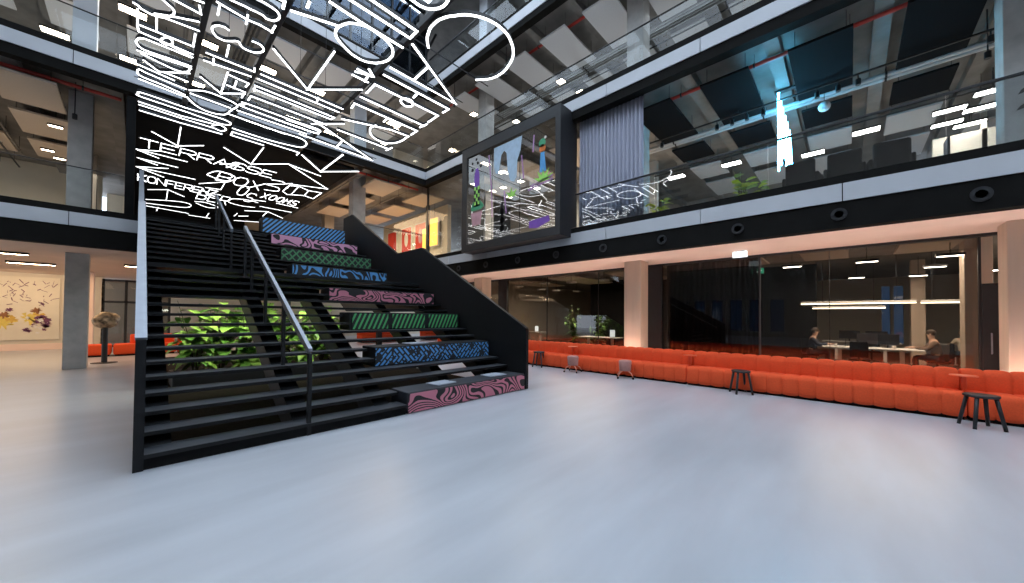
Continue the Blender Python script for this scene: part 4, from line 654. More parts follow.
for i, (x, y0, y1, z, lab) in enumerate(((15.5, -1.41, 1.18, 2.1, 'long glowing line lamp over the meeting table'), (15.5, -2.9, -1.5, 2.09, 'shorter glowing line lamp beside the inner column'), (17.5, -0.9, 1.0, 2.0, 'thin far line lamp behind the long one'))):
    t = thing('pendant_lamp', lab, 'pendant lamp', (x, (y0+y1)/2, z)); h = (y1-y0)/2
    MB().bbox(-0.04, 0.04, -h, h, 0.03, 0.09, 0.01).build('lamp_body', 'white', t); MB().box(-0.038, 0.038, -h, h, 0.0, 0.03).build('diffuser', 'lamp_line', t)
    w = MB()
    for s in (-0.7, 0.7): w.tube([(0, s*h, 0.09), (0, s*h, 3.75-z)], 0.005, 4)
    w.build('hanger', 'black_steel', t)
for i, (x, y) in enumerate(((-2.7, 17.4), (-2.5, 20.4), (-4.6, 18.5), (0.2, 18.6), (2.6, 18.0), (5.2, 18.2), (2.4, 22.5), (6.5, 22.5), (-4.5, 22.0))):
    lamp(x, y, 3.30, 0.5, 0.05, 'slim warm lamp strip in the lobby ceiling, %s' % NTH[i], 'lobby lamp strips', 'lamp_lobby', ztop=3.37)
# pipes
def pipe(label, p0, p1, r, m='red_pipe', clamps=3, zt=0.3, name='pipe'):
    t = thing(name, label, 'pipe'); MB().tube([p0, p1], r, 10).build('pipe_run', m, t)
    c = MB(); a, b = Vector(p0), Vector(p1)
    for i in range(clamps):
        q = a.lerp(b, (i+0.5)/clamps); dd = (b-a).normalized()
        c.tube([q-dd*0.02, q+dd*0.02], r*1.3, 10); c.tube([q+Vector((0, 0, r)), q+Vector((0, 0, zt))], 0.007, 4)
    c.build('pipe_clamp', 'black_steel', t)
pipe('red sprinkler pipe above the black rafts', (10.3, -6, 7.8), (10.3, 5.9, 7.8), 0.045, zt=0.285, clamps=7)
pipe('red sprinkler pipe behind the grey rafts of the second gallery', (10.45, -6, 11.98), (10.45, 14.2, 11.98), 0.05, zt=0.315, clamps=9)
pipe('red sprinkler pipe left of the stairs', (-9, 15.32, 7.83), (-0.4, 15.32, 7.83), 0.05, zt=0.265, clamps=6)
pipe('red sprinkler pipe right of the stair head', (6.3, 15.32, 7.81), (9.4, 15.32, 7.81), 0.045, zt=0.285)
pipe('grey duct pair over the black rafts, near one', (12.62, -7, 7.66), (12.62, 5.6, 7.66), 0.06, 'grey_pipe', 5, 0.435)
pipe('grey duct pair over the black rafts, far one', (12.82, -7, 7.66), (12.82, 5.6, 7.66), 0.06, 'grey_pipe', 5, 0.435)
for i in range(4):
    pipe('thin grey pipe between rafts of the upper gallery, %s of four' % NTH[i], (12.3+0.13*i, -6, 11.75), (12.3+0.13*i, 14, 11.75), 0.035, 'grey_pipe', 8, 0.545)
for i in range(3):
    pipe('dark conduit running away above the light letters, %s of three' % NTH[i], (2.48+0.13*i, 14.9, 11.8), (2.48+0.13*i, 24, 11.8), 0.04, 'black_steel', 5, 0.495)
for i, x in enumerate((-3.05, 6.42, 8.85)):
    pipe('slim rusty conduit under the first gallery ceiling, %s from the left' % NTH[i], (x, 15.2, 7.6), (x, 23, 7.6), 0.03, 'dark_concrete', 4, 0.495)

# track with spotlights
def spot(x, y, z, label, group, drop=0.0):
    t = thing('spotlight', label, 'spotlight', (x, y, z), 0, group)
    MB().lathe([(0.035, -0.14), (0.05, -0.14), (0.05, 0.0), (0.02, 0.02), (0.012, 0.02), (0.012, 0.1+drop), (0, 0.1+drop)], (0, 0, 0), 12).build('spot_body', 'black_steel', t)
    MB().lathe([(1e-5, -0.135), (0.034, -0.135), (0.034, -0.13)], (0, 0, 0), 12).build('lens', 'lamp_warm', t)
def track(label, x, y0, y1, z, zt):
    t = thing('lighting_track', label, 'track'); MB().bbox(x-0.02, x+0.02, y0, y1, z, z+0.04, 0.005).build('track_rail', 'black_steel', t)
    c = MB()
    for i in range(5): q = y0+(y1-y0)*(i+0.5)/5; c.tube([(x, q, z+0.04), (x, q, zt)], 0.006, 4)
    c.build('hanger', 'black_steel', t)
track('black lighting track below the large black rafts', 11.7, -6, 5.8, 7.42, 8.1)
track('black lighting track further back on the first gallery', 14.6, -6, 5.8, 7.42, 8.1)
track('black lighting track left of the stairs', -3.3, 15, 24, 7.42, 8.1)
track('black lighting track near the glass of the second gallery', 12.84, -2, 14, 11.5, 12.3)
for i, y in enumerate((-2.1, -0.19, 0.16, 0.55, 1.67, 2.05, 2.41, 2.8, 4.4)):
    spot(11.7, y, 7.32, 'small black track spotlight under the black rafts, %s along the track' % NTH[i], 'track spotlights')
spot(-1.28, 15.73, 7.2, 'black pendant spotlight beside the concrete pillar left of the stairs', 'hanging spotlights', 0.8)
spot(12.1, -2.13, 7.2, 'black pendant spotlight near the column with leaf marks', 'hanging spotlights', 0.8)
for i, (x, y) in enumerate(((9.8, 13.0), (9.8, 4.7), (9.9, 9.8))):
    spot(x, y, 11.3, 'black pendant spotlight of the second gallery, %s' % ('above the corner', 'right of the bay', 'above the bay')[i], 'hanging spotlights', 0.9)
t = thing('globe_lamp', 'small grey globe hanging beside the black rafts', 'pendant lamp', (12.34, 0.44, 7.2))
MB().ball((0, 0, 0), 0.13, 20).build('globe', 'raft_grey', t, True); MB().tube([(0, 0, 0.12), (0, 0, 0.66)], 0.008, 5).build('hanger', 'black_steel', t)
# cyan tube cluster
t = thing('light_sculpture', 'cluster of upright cyan white light tubes hanging on the first gallery', 'light sculpture', (12.0, 1.25, 5.6))
for i in range(6):
    a = i*0.075; MB().tube([(0.05*(i % 2), 0.12-a*0.75, 0.05+0.16*i if i < 3 else 0.0), (0.05*(i % 2), 0.12-a*0.6, 2.2-0.22*i)], 0.022, 6).build('light_tube', 'lamp_cyan', t)
MB().bbox(-0.06, 0.1, -0.4, 0.2, 2.2, 2.25, 0.01).build('top_plate', 'black_steel', t)
MB().tube([(0.02, 0.1, 2.25), (0.02, 0.1, 2.5)], 0.01, 5).tube([(0.02, -0.3, 2.25), (0.02, -0.3, 2.5)], 0.01, 5).build('hanger', 'black_steel', t)
# round air nozzles in the black edge beam
for i in range(11):
    y = -3.23+1.68*i
    t = thing('air_nozzle', 'round black air nozzle in the black beam, %s from the near end' % NTH[i], 'air nozzle', (XF+0.02, y, 3.63), 0, 'air nozzles in the black beam')
    f = MB().lathe([(0.07, 0.0), (0.11, 0.0), (0.12, 0.012), (0.12, 0.03), (0.07, 0.03)], (0, 0, 0), 24).build('flange', 'black_steel', t)
    c = MB().lathe([(0.068, 0.03), (0.068, 0.0), (0.035, -0.03), (0.034, -0.01), (1e-5, -0.005)], (0, 0, 0), 24).build('nozzle_cone', 'black_matt', t)
    for q in (f, c): q.rotation_euler = (0, -PI/2, 0)
# exit signs
t = thing('exit_sign', 'lit white exit sign box under the pale soffit', 'exit sign', (10.75, 2.05, 3.2))
MB().bbox(-0.025, 0.025, -0.16, 0.16, 0, 0.15, 0.006).build('sign_box', 'exit_white', t); MB().box(-0.02, 0.02, -0.1, 0.1, 0.15, 0.17).build('bracket', 'rail', t)
t = thing('exit_sign', 'small green exit sign behind the dark glass', 'exit sign', (12.2, 1.9, 2.9))
MB().bbox(-0.02, 0.02, -0.15, 0.15, 0, 0.15, 0.006).build('sign_box', 'exit_green', t)
p = MB().ball((-0.024, 0.03, 0.115), 0.014, 8).bar((-0.024, 0.03, 0.1), (-0.024, 0.01, 0.06), 0.012, 0.02).bar((-0.024, 0.01, 0.06), (-0.024, 0.045, 0.03), 0.01, 0.01).bar((-0.024, 0.01, 0.06), (-0.024, -0.02, 0.035), 0.01, 0.01).bar((-0.024, -0.05, 0.08), (-0.024, -0.11, 0.08), 0.01, 0.018)
p.build('running_figure', 'exit_white', t); MB().tube([(0, 0, 0.15), (0, 0, 0.85)], 0.006, 4).build('hanger', 'black_steel', t)

# ------------------------------------------------------------------ orange bench
def tufted(prof, y0, y1, pitch, bulge):
    """A profile in (x, z) swept along y, pinched at every seam."""
    n = max(1, round((y1-y0)/pitch)); p = (y1-y0)/n; vs = []; fs = []; rows = []
    cx = sum(q[0] for q in prof)/len(prof); cz = sum(q[1] for q in prof)/len(prof)
    ts = []
    for k in range(n):
        for u in (0.0, 0.06, 0.2, 0.5, 0.8, 0.94): ts.append((y0+p*(k+u), u))
    ts.append((y1, 0.0))
    m = len(prof)
    for y, u in ts:
        s = bulge*(1-math.sin(PI*u)**0.35) if 0 < u < 1 else bulge
        for x, z in prof:
            d = Vector((cx-x, cz-z)); d = d.normalized()*s if d.length > 0 else d
            vs.append((x+d.x, y, max(0.03, z+d.y)))
    for i in range(len(ts)-1):
        for k in range(m): fs.append((i*m+k, i*m+(k+1) % m, (i+1)*m+(k+1) % m, (i+1)*m+k))
    fs += [tuple(range(m-1, -1, -1)), tuple((len(ts)-1)*m+k for k in range(m))]
    return MB().add(vs, fs)
seat_prof = [(9.16, 0.05), (9.15, 0.12), (9.15, 0.36), (9.17, 0.42), (9.22, 0.45), (9.72, 0.43), (9.76, 0.40), (9.76, 0.05)]
back_prof = [(9.70, 0.30), (9.69, 0.44), (9.70, 0.66), (9.72, 0.73), (9.77, 0.775), (9.90, 0.78), (9.96, 0.74), (9.98, 0.66), (9.98, 0.08), (9.80, 0.08), (9.78, 0.30)]
brk = [-9.8, -5.6, -1.37, 2.87, 6.3, 10.5, 14.0]
bl = ['orange tufted bench section at the near end, mostly out of view', 'orange tufted bench section in front of the black door', 'long orange tufted bench section in front of the desks', 'orange tufted bench section in front of the black curtain and beige column', 'orange tufted bench section in front of the office plants', 'orange tufted bench section behind the stair side panel']
for i in range(1, 6):
    y0, y1 = brk[i]+0.008, brk[i+1]-0.008
    t = thing('tufted_bench', bl[i], 'bench', (9.5, (y0+y1)/2, 0), 0, 'orange bench sections')
    def put(name, mb, m, smooth=True):
        o = mb.build(name, m, t, smooth); o.location = (-9.5, -(y0+y1)/2, 0); return o
    put('seat', tufted(seat_prof, y0, y1, 0.268, 0.034), 'orange'); put('backrest', tufted(back_prof, y0, y1, 0.268, 0.034), 'orange')
    put('plinth', MB().box(9.22, 9.94, y0+0.02, y1-0.02, 0, 0.05), 'black_matt', False)
for y, w in ((-1.37, 'beside the black stool nearest the camera'), (2.87, 'in front of the beige column'), (6.3, 'behind the pink rolling stool')):
    t = thing('side_table', 'small orange table set into the bench ' + w, 'side table', (9.45, y, 0), 0, 'orange bench tables')
    MB().bbox(-0.15, 0.2, -0.006, 0.006, 0, 0.02, 0.002).build('base', 'orange_metal', t)
    MB().bbox(-0.03, 0.03, -0.006, 0.006, 0.02, 0.42, 0.002).bbox(-0.03, 0.03, -0.03, 0.03, 0.47, 0.68, 0.006).box(-0.03, 0.03, -0.006, 0.006, 0.4, 0.48).build('stem', 'orange_metal', t)
    MB().lathe([(1e-5, 0.68), (0.15, 0.68), (0.16, 0.69), (0.15, 0.7), (1e-5, 0.7)], (0, 0, 0), 24).build('table_top', 'orange_metal', t)

t = thing('added_uplight', 'added unseen warm uplight behind the orange bench', 'added uplight', (10.2, 2.0, 0))  # unseen glowing strip added to brighten the soffit above the bench
MB().box(-0.06, 0.06, -11, 11.5, 0, 0.3).build('uplight_body', 'black_steel', t); MB().box(-0.05, 0.05, -11, 11.5, 0.3, 0.32).build('diffuser', 'lamp_added_uplight', t)
def stool(label, x, y, rz):
    t = thing('stool', label, 'stool', (x, y, 0), rz, 'black wooden stools')
    MB().lathe([(1e-5, 0.455), (0.165, 0.455), (0.178, 0.47), (0.178, 0.485), (0.17, 0.495), (1e-5, 0.49)], (0, 0, 0), 28).build('seat', 'black_steel', t, False)
    for k in range(4):
        a = PI/4+k*PI/2; c, s = math.cos(a), math.sin(a)
        MB().tube([(c*0.225, s*0.225, 0.0), (c*0.14, s*0.14, 0.46)], [0.021, 0.024], 10).build('leg', 'black_steel', t, True)
    return t
stool('black four legged stool nearest the camera, by the small orange table', 8.74, -1.43, 0.35)
stool('black four legged stool in front of the middle of the bench', 8.98, 1.70, 0.6)
stool('black four legged stool just right of the stair side panel', 9.02, 7.32, 0.3)
def roll_stool(label, x, y, rz):
    t = thing('rolling_stool', label, 'stool', (x, y, 0), rz, 'pink rolling stools')
    MB().lathe([(1e-5, 0.20), (0.13, 0.20), (0.15, 0.215), (0.165, 0.44), (0.155, 0.47), (0.12, 0.48), (1e-5, 0.482)], (0, 0, 0), 24).build('seat', 'dusty_pink', t, True)
    for k in range(4):
        a = PI/4+k*PI/2; c, s = math.cos(a), math.sin(a)
        l = MB().tube([(c*0.08, s*0.08, 0.21), (c*0.2, s*0.2, 0.15), (c*0.27, s*0.27, 0.055)], [0.016, 0.015, 0.013], 8).build('leg', 'salmon', t, True)
        MB().tube([(c*0.27-s*0.013, s*0.27+c*0.013, 0.027), (c*0.27+s*0.013, s*0.27-c*0.013, 0.027)], 0.027, 12).build('caster', 'black_matt', l)
roll_stool('dusty pink rolling stool with salmon legs, the one further along the bench', 8.88, 5.92, 0.2)
roll_stool('dusty pink rolling stool with salmon legs, the nearer one', 9.0, 4.35, 0.5)

# ------------------------------------------------------------------ framed bay and curtain
t = thing('display_bay', 'black framed glass bay with painted plants jutting from the first gallery', 'display window', (8.7, 8.6, 4.1), 0)
y0, y1, z0, z1 = 6.28-8.6, 11.0-8.6, 0.0, 3.99
fr = MB(); fr.bbox(0, 0.9, y0, y0+0.2, z0, z1, 0.01).bbox(0, 0.9, y1-0.3, y1, z0, z1, 0.01).bbox(0, 0.9, y0+0.19, y1-0.29, z0, z0+0.28, 0.01).bbox(0, 0.9, y0+0.19, y1-0.29, z1-0.36, z1, 0.01)
fr.build('bay_frame', 'black_steel', t)
MB().box(0.05, 0.062, y0+0.2, y1-0.3, z0+0.28, z1-0.36).build('glass_pane', 'mirror_glass', t)
j = MB()
for q in (-0.62, 0.72): j.box(0.045, 0.066, q-0.008, q+0.008, z0+0.28, z1-0.36)
j.build('glass_joint', 'black_steel', t)
def paint(name, m, polys):
    mb = MB()
    for p in polys: mb.prism([(y-8.6, z-4.1) for y, z in p], 'X', 0.042, 0.0485)
    mb.build(name, m, t)
def disc(y, z, r, n=16): return [(y+r*math.cos(2*PI*k/n), z+r*math.sin(2*PI*k/n)) for k in range(n)]
paint('painted_drip', 'art_ice', [[(9.23, 7.66), (9.22, 7.0), (9.14, 6.72), (9.02, 6.68), (8.95, 6.85), (8.86, 7.3), (8.72, 7.42), (8.6, 7.3), (8.53, 6.6), (8.42, 6.3), (8.25, 6.2), (8.12, 6.35), (8.09, 6.9), (7.95, 7.2), (7.88, 7.66)]])
def burst(cy, cz, r, n, a0, a1, inner=0.45):
    pts = [(cy+r*0.8, cz)]
    for k in range(2*n+1):
        a = a0+(a1-a0)*k/(2*n); q = r if k % 2 else r*inner
        pts.append((cy+q*math.cos(a), cz+q*math.sin(a)))
    return pts+[(cy-r*0.8, cz)]
paint('painted_agave', 'art_lime', [burst(6.98, 5.9, 0.44, 5, 0.15, PI-0.15)]); paint('painted_leaf', 'art_lime', [burst(8.36, 5.72, 0.32, 3, 0.3, PI-0.3)])
paint('painted_stalk', 'art_blue', [[(7.08, 6.86), (6.94, 6.86), (6.86, 6.2), (7.12, 6.2)]]); paint('painted_ball', 'art_orange', [disc(7.01, 6.95, 0.13)])
paint('painted_eye', 'art_green', [disc(7.02, 7.13, 0.14)]); paint('painted_pupil', 'art_white', [disc(6.9, 7.27, 0.045)])
paint('painted_cactus', 'art_purple', [[(10.3, 6.95), (10.22, 7.2), (10.1, 7.2), (10.02, 6.95), (10.02, 6.5), (10.3, 6.5)]])
paint('painted_column', 'paint_black', [[(10.32, 6.5), (10.0, 6.5), (9.98, 5.75), (10.34, 5.75)]])
for q in ((10.42, 7.2, 0.06), (10.12, 7.4, 0.06), (10.42, 7.45, 0.05), (9.95, 7.25, 0.06), (10.2, 7.55, 0.05)): paint('painted_dot', 'paint_black', [disc(*q)])
paint('painted_bush', 'art_green', [[(10.5, 5.75), (10.35, 5.98), (10.2, 5.9), (10.0, 5.98), (9.86, 5.85), (9.75, 5.72), (9.9, 5.62), (10.45, 5.62)]])
chk = []
for r in range(5):
    for c in range(3):
        if (r+c) % 2 == 0: chk.append([(10.3-0.1*c, 5.82+0.14*r), (10.2-0.1*c, 5.82+0.14*r), (10.2-0.1*c, 5.95+0.14*r), (10.3-0.1*c, 5.95+0.14*r)])
mb = MB()
for p in chk: mb.prism([(y-8.6, z-4.1) for y, z in p], 'X', 0.034, 0.0415)
mb.build('painted_checks', 'art_lime', t)
paint('painted_pot', 'art_pink', [[(10.48, 5.55), (9.85, 5.55), (9.95, 5.05), (10.4, 5.05)]])
paint('painted_figure', 'paint_black', [[(8.86, 5.6), (8.74, 5.65), (8.74, 4.62), (8.86, 4.62)], disc(8.8, 5.3, 0.12), disc(8.8, 5.0, 0.12), disc(8.8, 4.72, 0.12)])
paint('painted_stroke', 'art_purple', [[(7.55, 4.72), (6.75, 4.78), (6.7, 4.6), (7.2, 4.45), (7.55, 4.5)]])
lil = []
for (a, b) in (((9.5, 7.5), (9.35, 6.2)), ((9.35, 6.2), (9.3, 5.2)), ((7.8, 6.2), (7.9, 7.0)), ((7.5, 5.85), (6.6, 6.0)), ((7.6, 5.75), (6.6, 5.9)), ((7.4, 6.95), (7.36, 7.5)), ((8.7, 6.0), (8.6, 5.2))):
    d = Vector((b[0]-a[0], b[1]-a[1])).normalized(); n_ = Vector((-d.y, d.x))*0.025
    lil.append([(a[0]+n_.x, a[1]+n_.y), (b[0]+n_.x, b[1]+n_.y), (b[0]-n_.x, b[1]-n_.y), (a[0]-n_.x, a[1]-n_.y)])
paint('painted_line', 'art_lilac', lil)
struct('floor_bay', MB().box(9.3, 14.6, 5.7, 14, 4.37, F1), 'soffit', 'floor edge of the room behind the framed bay', 'floor')

def drape(name, m, x, y0, y1, z0, z1, amp, waves, label, parts=True):
    t = thing(name, label, 'curtain', (x, (y0+y1)/2, z0)); mb = MB(); n = waves*10; vs = []; fs = []; nz = 6
    rnd = random.Random(3); ph = [rnd.uniform(-0.5, 0.5) for _ in range(waves+2)]
    for i in range(n+1):
        u = i/n; k = u*waves; a = ph[int(k)]*(1-k % 1)+ph[int(k)+1]*(k % 1)
        for j in range(nz+1):
            z = (z1-z0)*j/nz
            vs.append((amp*math.sin(2*PI*k+a+0.35*math.sin(z*1.3+k))*(0.7+0.3*(1-j/nz)), (y1-y0)*(u-0.5), z))
    for i in range(n):
        for j in range(nz): fs.append((i*(nz+1)+j, (i+1)*(nz+1)+j, (i+1)*(nz+1)+j+1, i*(nz+1)+j+1))
    mb.add(vs, fs); o = mb.build('fabric', m, t, True)
    md = o.modifiers.new('thickness', 'SOLIDIFY'); md.thickness = 0.006
    MB().bbox(-0.03, 0.03, (y0-y1)/2, (y1-y0)/2, z1-z0, z1-z0+0.04, 0.006).build('curtain_rail', 'black_steel', t)
drape('curtain', 'curtain', 9.62, 4.12, 6.2, F1, 7.82, 0.055, 17, 'blue grey pleated curtain between the framed bay and the dark gallery')
drape('curtain', 'dark_curtain', 12.15, 1.85, 4.4, 0.03, 3.5, 0.05, 19, 'long black pleated curtain behind the ground floor glass')

# ------------------------------------------------------------------ plants
def leaf_mesh(mb, base, d, L, W, droop, seg=4):
    d = Vector(d).normalized(); side = d.cross(Vector((0, 0, 1)))
    side = side.normalized() if side.length > 1e-3 else Vector((1, 0, 0)); p = Vector(base); vs = []; fs = []
    for i in range(seg+1):
        u = i/seg; w = W*math.sin(PI*min(1, 0.08+u*0.92))**0.8*(1 if i < seg else 0.05)
        q = p + d*L*u + Vector((0, 0, -droop*L*u*u)); lift = Vector((0, 0, 0.18*w))
        vs += [q-side*w+lift, q, q+side*w+lift]
    for i in range(seg): a = i*3; fs += [(a, a+1, a+4, a+3), (a+1, a+2, a+5, a+4)]
    mb.add(vs, fs)
def plant(name, label, loc, h, spread, nl, L, W, rnd, leafm, stems=5, droop=0.5, group=None, zbase=0.0):
    t = thing(name, label, 'plant', loc, 0, group); lf = MB(); smb = MB()
    tips = []
    for i in range(stems):
        a = rnd.uniform(0, 2*PI); r = spread*rnd.uniform(0.2, 0.8); hh = h*rnd.uniform(0.55, 1)
        p = [(0.04*math.cos(a), 0.04*math.sin(a), zbase), (r*0.4*math.cos(a), r*0.4*math.sin(a), zbase+(hh-zbase)*0.5), (r*math.cos(a), r*math.sin(a), hh)]
        smb.tube(p, [0.014, 0.01, 0.005], 5); tips.append(p)
    for i in range(nl):
        p = tips[i % stems]; u = rnd.uniform(0.08, 1)
        b = Vector(p[1]).lerp(Vector(p[2]), u*2-1) if u > 0.5 else Vector(p[0]).lerp(Vector(p[1]), u*2)
        a = rnd.uniform(0, 2*PI); leaf_mesh(lf, b, (math.cos(a), math.sin(a), rnd.uniform(0.1, 0.9)), L*rnd.uniform(0.6, 1.15), W*rnd.uniform(0.7, 1.1), droop*rnd.uniform(0.5, 1.3))
        if isinstance(leafm, list) and rnd.random() < 0.4:
            lf.mi[-8:] = [1]*8
    lf.build('foliage', leafm, t, True); smb.build('stems', 'stem', t, True)
    return t
R_ = random.Random(11)
t = thing('planter', 'low black planter trough under the stairs', 'planter', (2.3, 11.0, 0))
MB().bbox(-1.75, 1.75, -0.62, 0.62, 0, 0.3, 0.02).build('trough', 'black_steel', t); MB().box(-1.68, 1.68, -0.55, 0.55, 0.3, 0.32).build('soil', 'soil', t)
for i, (x, y, w) in enumerate(((0.95, 10.8, 'leftmost'), (1.45, 11.1, 'second from the left'), (1.95, 10.85, 'third from the left'), (2.6, 11.1, 'fourth from the left'), (3.15, 10.85, 'fifth from the left'), (3.7, 11.1, 'rightmost'))):
    plant('leafy_plant', 'bright broad leaved plant glowing under the stairs, ' + w, (x, y, 0.32), 1.65, 0.62, 125, 0.46, 0.14, R_, ['leaf_bright', 'leaf'], 9, 0.7, 'plants under the stairs')
area('plant_fill', (1.5, 9.85, 1.95), (2.4, 0.2), 38, (0.95, 1.0, 0.85), (math.radians(50), 0, 0)); area('plant_fill', (3.5, 9.85, 1.95), (1.2, 0.2), 22, (0.95, 1.0, 0.85), (math.radians(50), 0, 0))  # unseen fills added in front of the plants to brighten their leaves
for x, w in ((1.1, 'left'), (3.85, 'right')):
    lamp(x, 10.4, 2.30, 0.3, 0.05, 'plant lamp under the stair landing, %s one' % w, 'plant lamps', ztop=2.5)
for i, (y, hh, w) in enumerate(((1.9, 0.95, 'left of the cyan tubes'), (3.9, 0.62, 'just right of the curtain'), (1.5, 0.4, 'low, beside the taller leafy one'))):
    plant('leafy_plant', 'yellow green leafy plant on the first gallery, ' + w, (10.15, y, F1), hh, 0.3, 34 if i == 0 else 22, 0.26, 0.1, R_, ['leaf_lemon', 'leaf_bright'], 5, 0.4, 'gallery plants')
def potted(label, x, y, h, nl, L, W):
    t = plant('potted_tree', label, (x, y, 0), h, 0.75, nl, L, W, R_, ['leaf', 'leaf_dark'], 8, 0.6, 'office trees', 0.42)
    MB().lathe([(1e-5, 0), (0.22, 0), (0.27, 0.42), (0.24, 0.42), (0.23, 0.38), (1e-5, 0.38)], (0, 0, 0), 20).build('pot', 'black_steel', t, False)
potted('tall leafy tree in the office, left one of the pair', 15.3, 10.1, 2.25, 110, 0.36, 0.08)
potted('shorter leafy tree in the office, right one of the pair', 15.0, 8.5, 1.75, 100, 0.3, 0.08)
plant('leafy_plant', 'low fern at the foot of the office trees', (15.4, 9.3, 0.0), 1.05, 0.5, 60, 0.35, 0.06, R_, ['leaf_dark', 'leaf'], 6, 0.5)

# ------------------------------------------------------------------ office desks, screens, people
def table(label, x, y, lx, ly, rz=0, h=0.74, legs=2, group='white office tables'):
    t = thing('office_table', label, 'table', (x, y, 0.012), rz, group)
    MB().bbox(-lx/2, lx/2, -ly/2, ly/2, h-0.03, h, 0.008).build('table_top', 'white', t)
    for k in range(legs):
        q = (k/(legs-1)-0.5)*0.62*ly
        l = MB().bbox(-0.05, 0.05, q-0.05, q+0.05, 0.02, h-0.03, 0.008).build('leg', 'white', t)
        MB().bbox(-0.33, 0.33, q-0.05, q+0.05, 0, 0.03, 0.006).build('foot', 'white', l)
    return t
def chair(label, x, y, rz):
    t = thing('office_chair', label, 'chair', (x, y, 0.012), rz, 'dark office chairs')
    MB().bbox(-0.23, 0.23, -0.22, 0.22, 0.385, 0.44, 0.02).build('seat', 'black_matt', t); MB().bbox(-0.2, 0.2, -0.29, -0.25, 0.5, 0.95, 0.015).build('backrest', 'black_matt', t)
    MB().tube([(0, 0, 0.39), (0, 0, 0.1)], 0.025, 8).build('column', 'black_steel', t); MB().bar((0, -0.2, 0.4), (0, -0.275, 0.55), 0.05, 0.02).build('back_support', 'black_steel', t)
    for k in range(5):
        a = 2*PI*k/5; MB().tube([(0, 0, 0.1), (0.26*math.cos(a), 0.26*math.sin(a), 0.045)], [0.02, 0.014], 6).build('foot', 'black_steel', t); 
table('white meeting table under the glowing line lamp', 15.6, -0.45, 0.95, 2.2)
table('white high table left of the beige column', 14.3, 8.1, 0.7, 1.9)
table('white small table behind the stair side panel', 16.5, 13.7, 0.7, 1.3)
table('white desk deep in the office by the tall window', 20.4, -3.3, 0.9, 1.8)
def monitor(label, x, y, z, rz, w=0.5):
    t = thing('monitor', label, 'monitor', (x, y, z), rz)
    MB().bbox(-w/2, w/2, -0.012, 0.012, 0.1, 0.42, 0.005).build('screen', 'screen', t); MB().bbox(-0.02, 0.02, 0.012, 0.03, 0.0, 0.2, 0.004).build('stand', 'black_steel', t); MB().bbox(-0.1, 0.1, -0.06, 0.08, 0, 0.012, 0.004).build('base', 'black_steel', t)
ZT = 0.752
monitor('dark monitor in the middle of the meeting table', 15.75, -0.4, ZT, 1.9); monitor('second dark monitor near the brown shirt', 15.75, -0.85, ZT, 1.2)
table('long white desk at the back of the office, behind the line lamps', 19.6, -0.3, 0.8, 2.2)
monitor('dark monitor on the back desk, left one', 19.5, 0.0, 0.752, -PI/2, 0.6); monitor('dark monitor on the back desk, right one', 19.5, -0.75, 0.752, -PI/2, 0.6)
chair('empty dark office chair at the back desk', 18.8, -0.6, -PI/2); chair('empty dark office chair beside the meeting table', 14.75, -0.2, -PI/2)
def clutter(kind, label, x, y, z, rz=0):
    t = thing(kind, label, kind.replace('_', ' '), (x, y, z), rz)
    if kind == 'laptop':
        MB().bbox(-0.16, 0.16, -0.11, 0.11, 0, 0.018, 0.004).build('keyboard_deck', 'raft_grey', t); o = MB().bbox(-0.16, 0.16, 0.10, 0.115, 0.01, 0.22, 0.004).build('screen', 'screen', t)
    elif kind == 'mug':
        MB().lathe([(1e-5, 0), (0.038, 0), (0.042, 0.095), (0.036, 0.095), (0.034, 0.01), (1e-5, 0.01)], (0, 0, 0), 14).build('cup', 'white', t, True); MB().tube([(0.04, 0, 0.075), (0.065, 0, 0.07), (0.065, 0, 0.03), (0.04, 0, 0.022)], 0.006, 6).build('handle', 'white', t)
    elif kind == 'info_card':
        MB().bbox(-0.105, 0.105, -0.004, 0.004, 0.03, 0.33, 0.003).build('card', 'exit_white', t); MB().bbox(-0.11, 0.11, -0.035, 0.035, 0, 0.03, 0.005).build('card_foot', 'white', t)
clutter('laptop', 'laptop in front of the person in navy', 15.55, 0.2, ZT, PI); clutter('mug', 'white mug by the laptop on the meeting table', 15.35, 0.32, ZT)
clutter('mug', 'white mug at the near end of the meeting table', 15.3, -0.95, ZT, 1)
clutter('info_card', 'pale lit standing card on the table behind the bench, right one', 14.2, 7.45, ZT, -PI/2+0.4); clutter('info_card', 'pale standing card on the table behind the stair side panel', 16.4, 13.5, ZT, -PI/2+0.5)

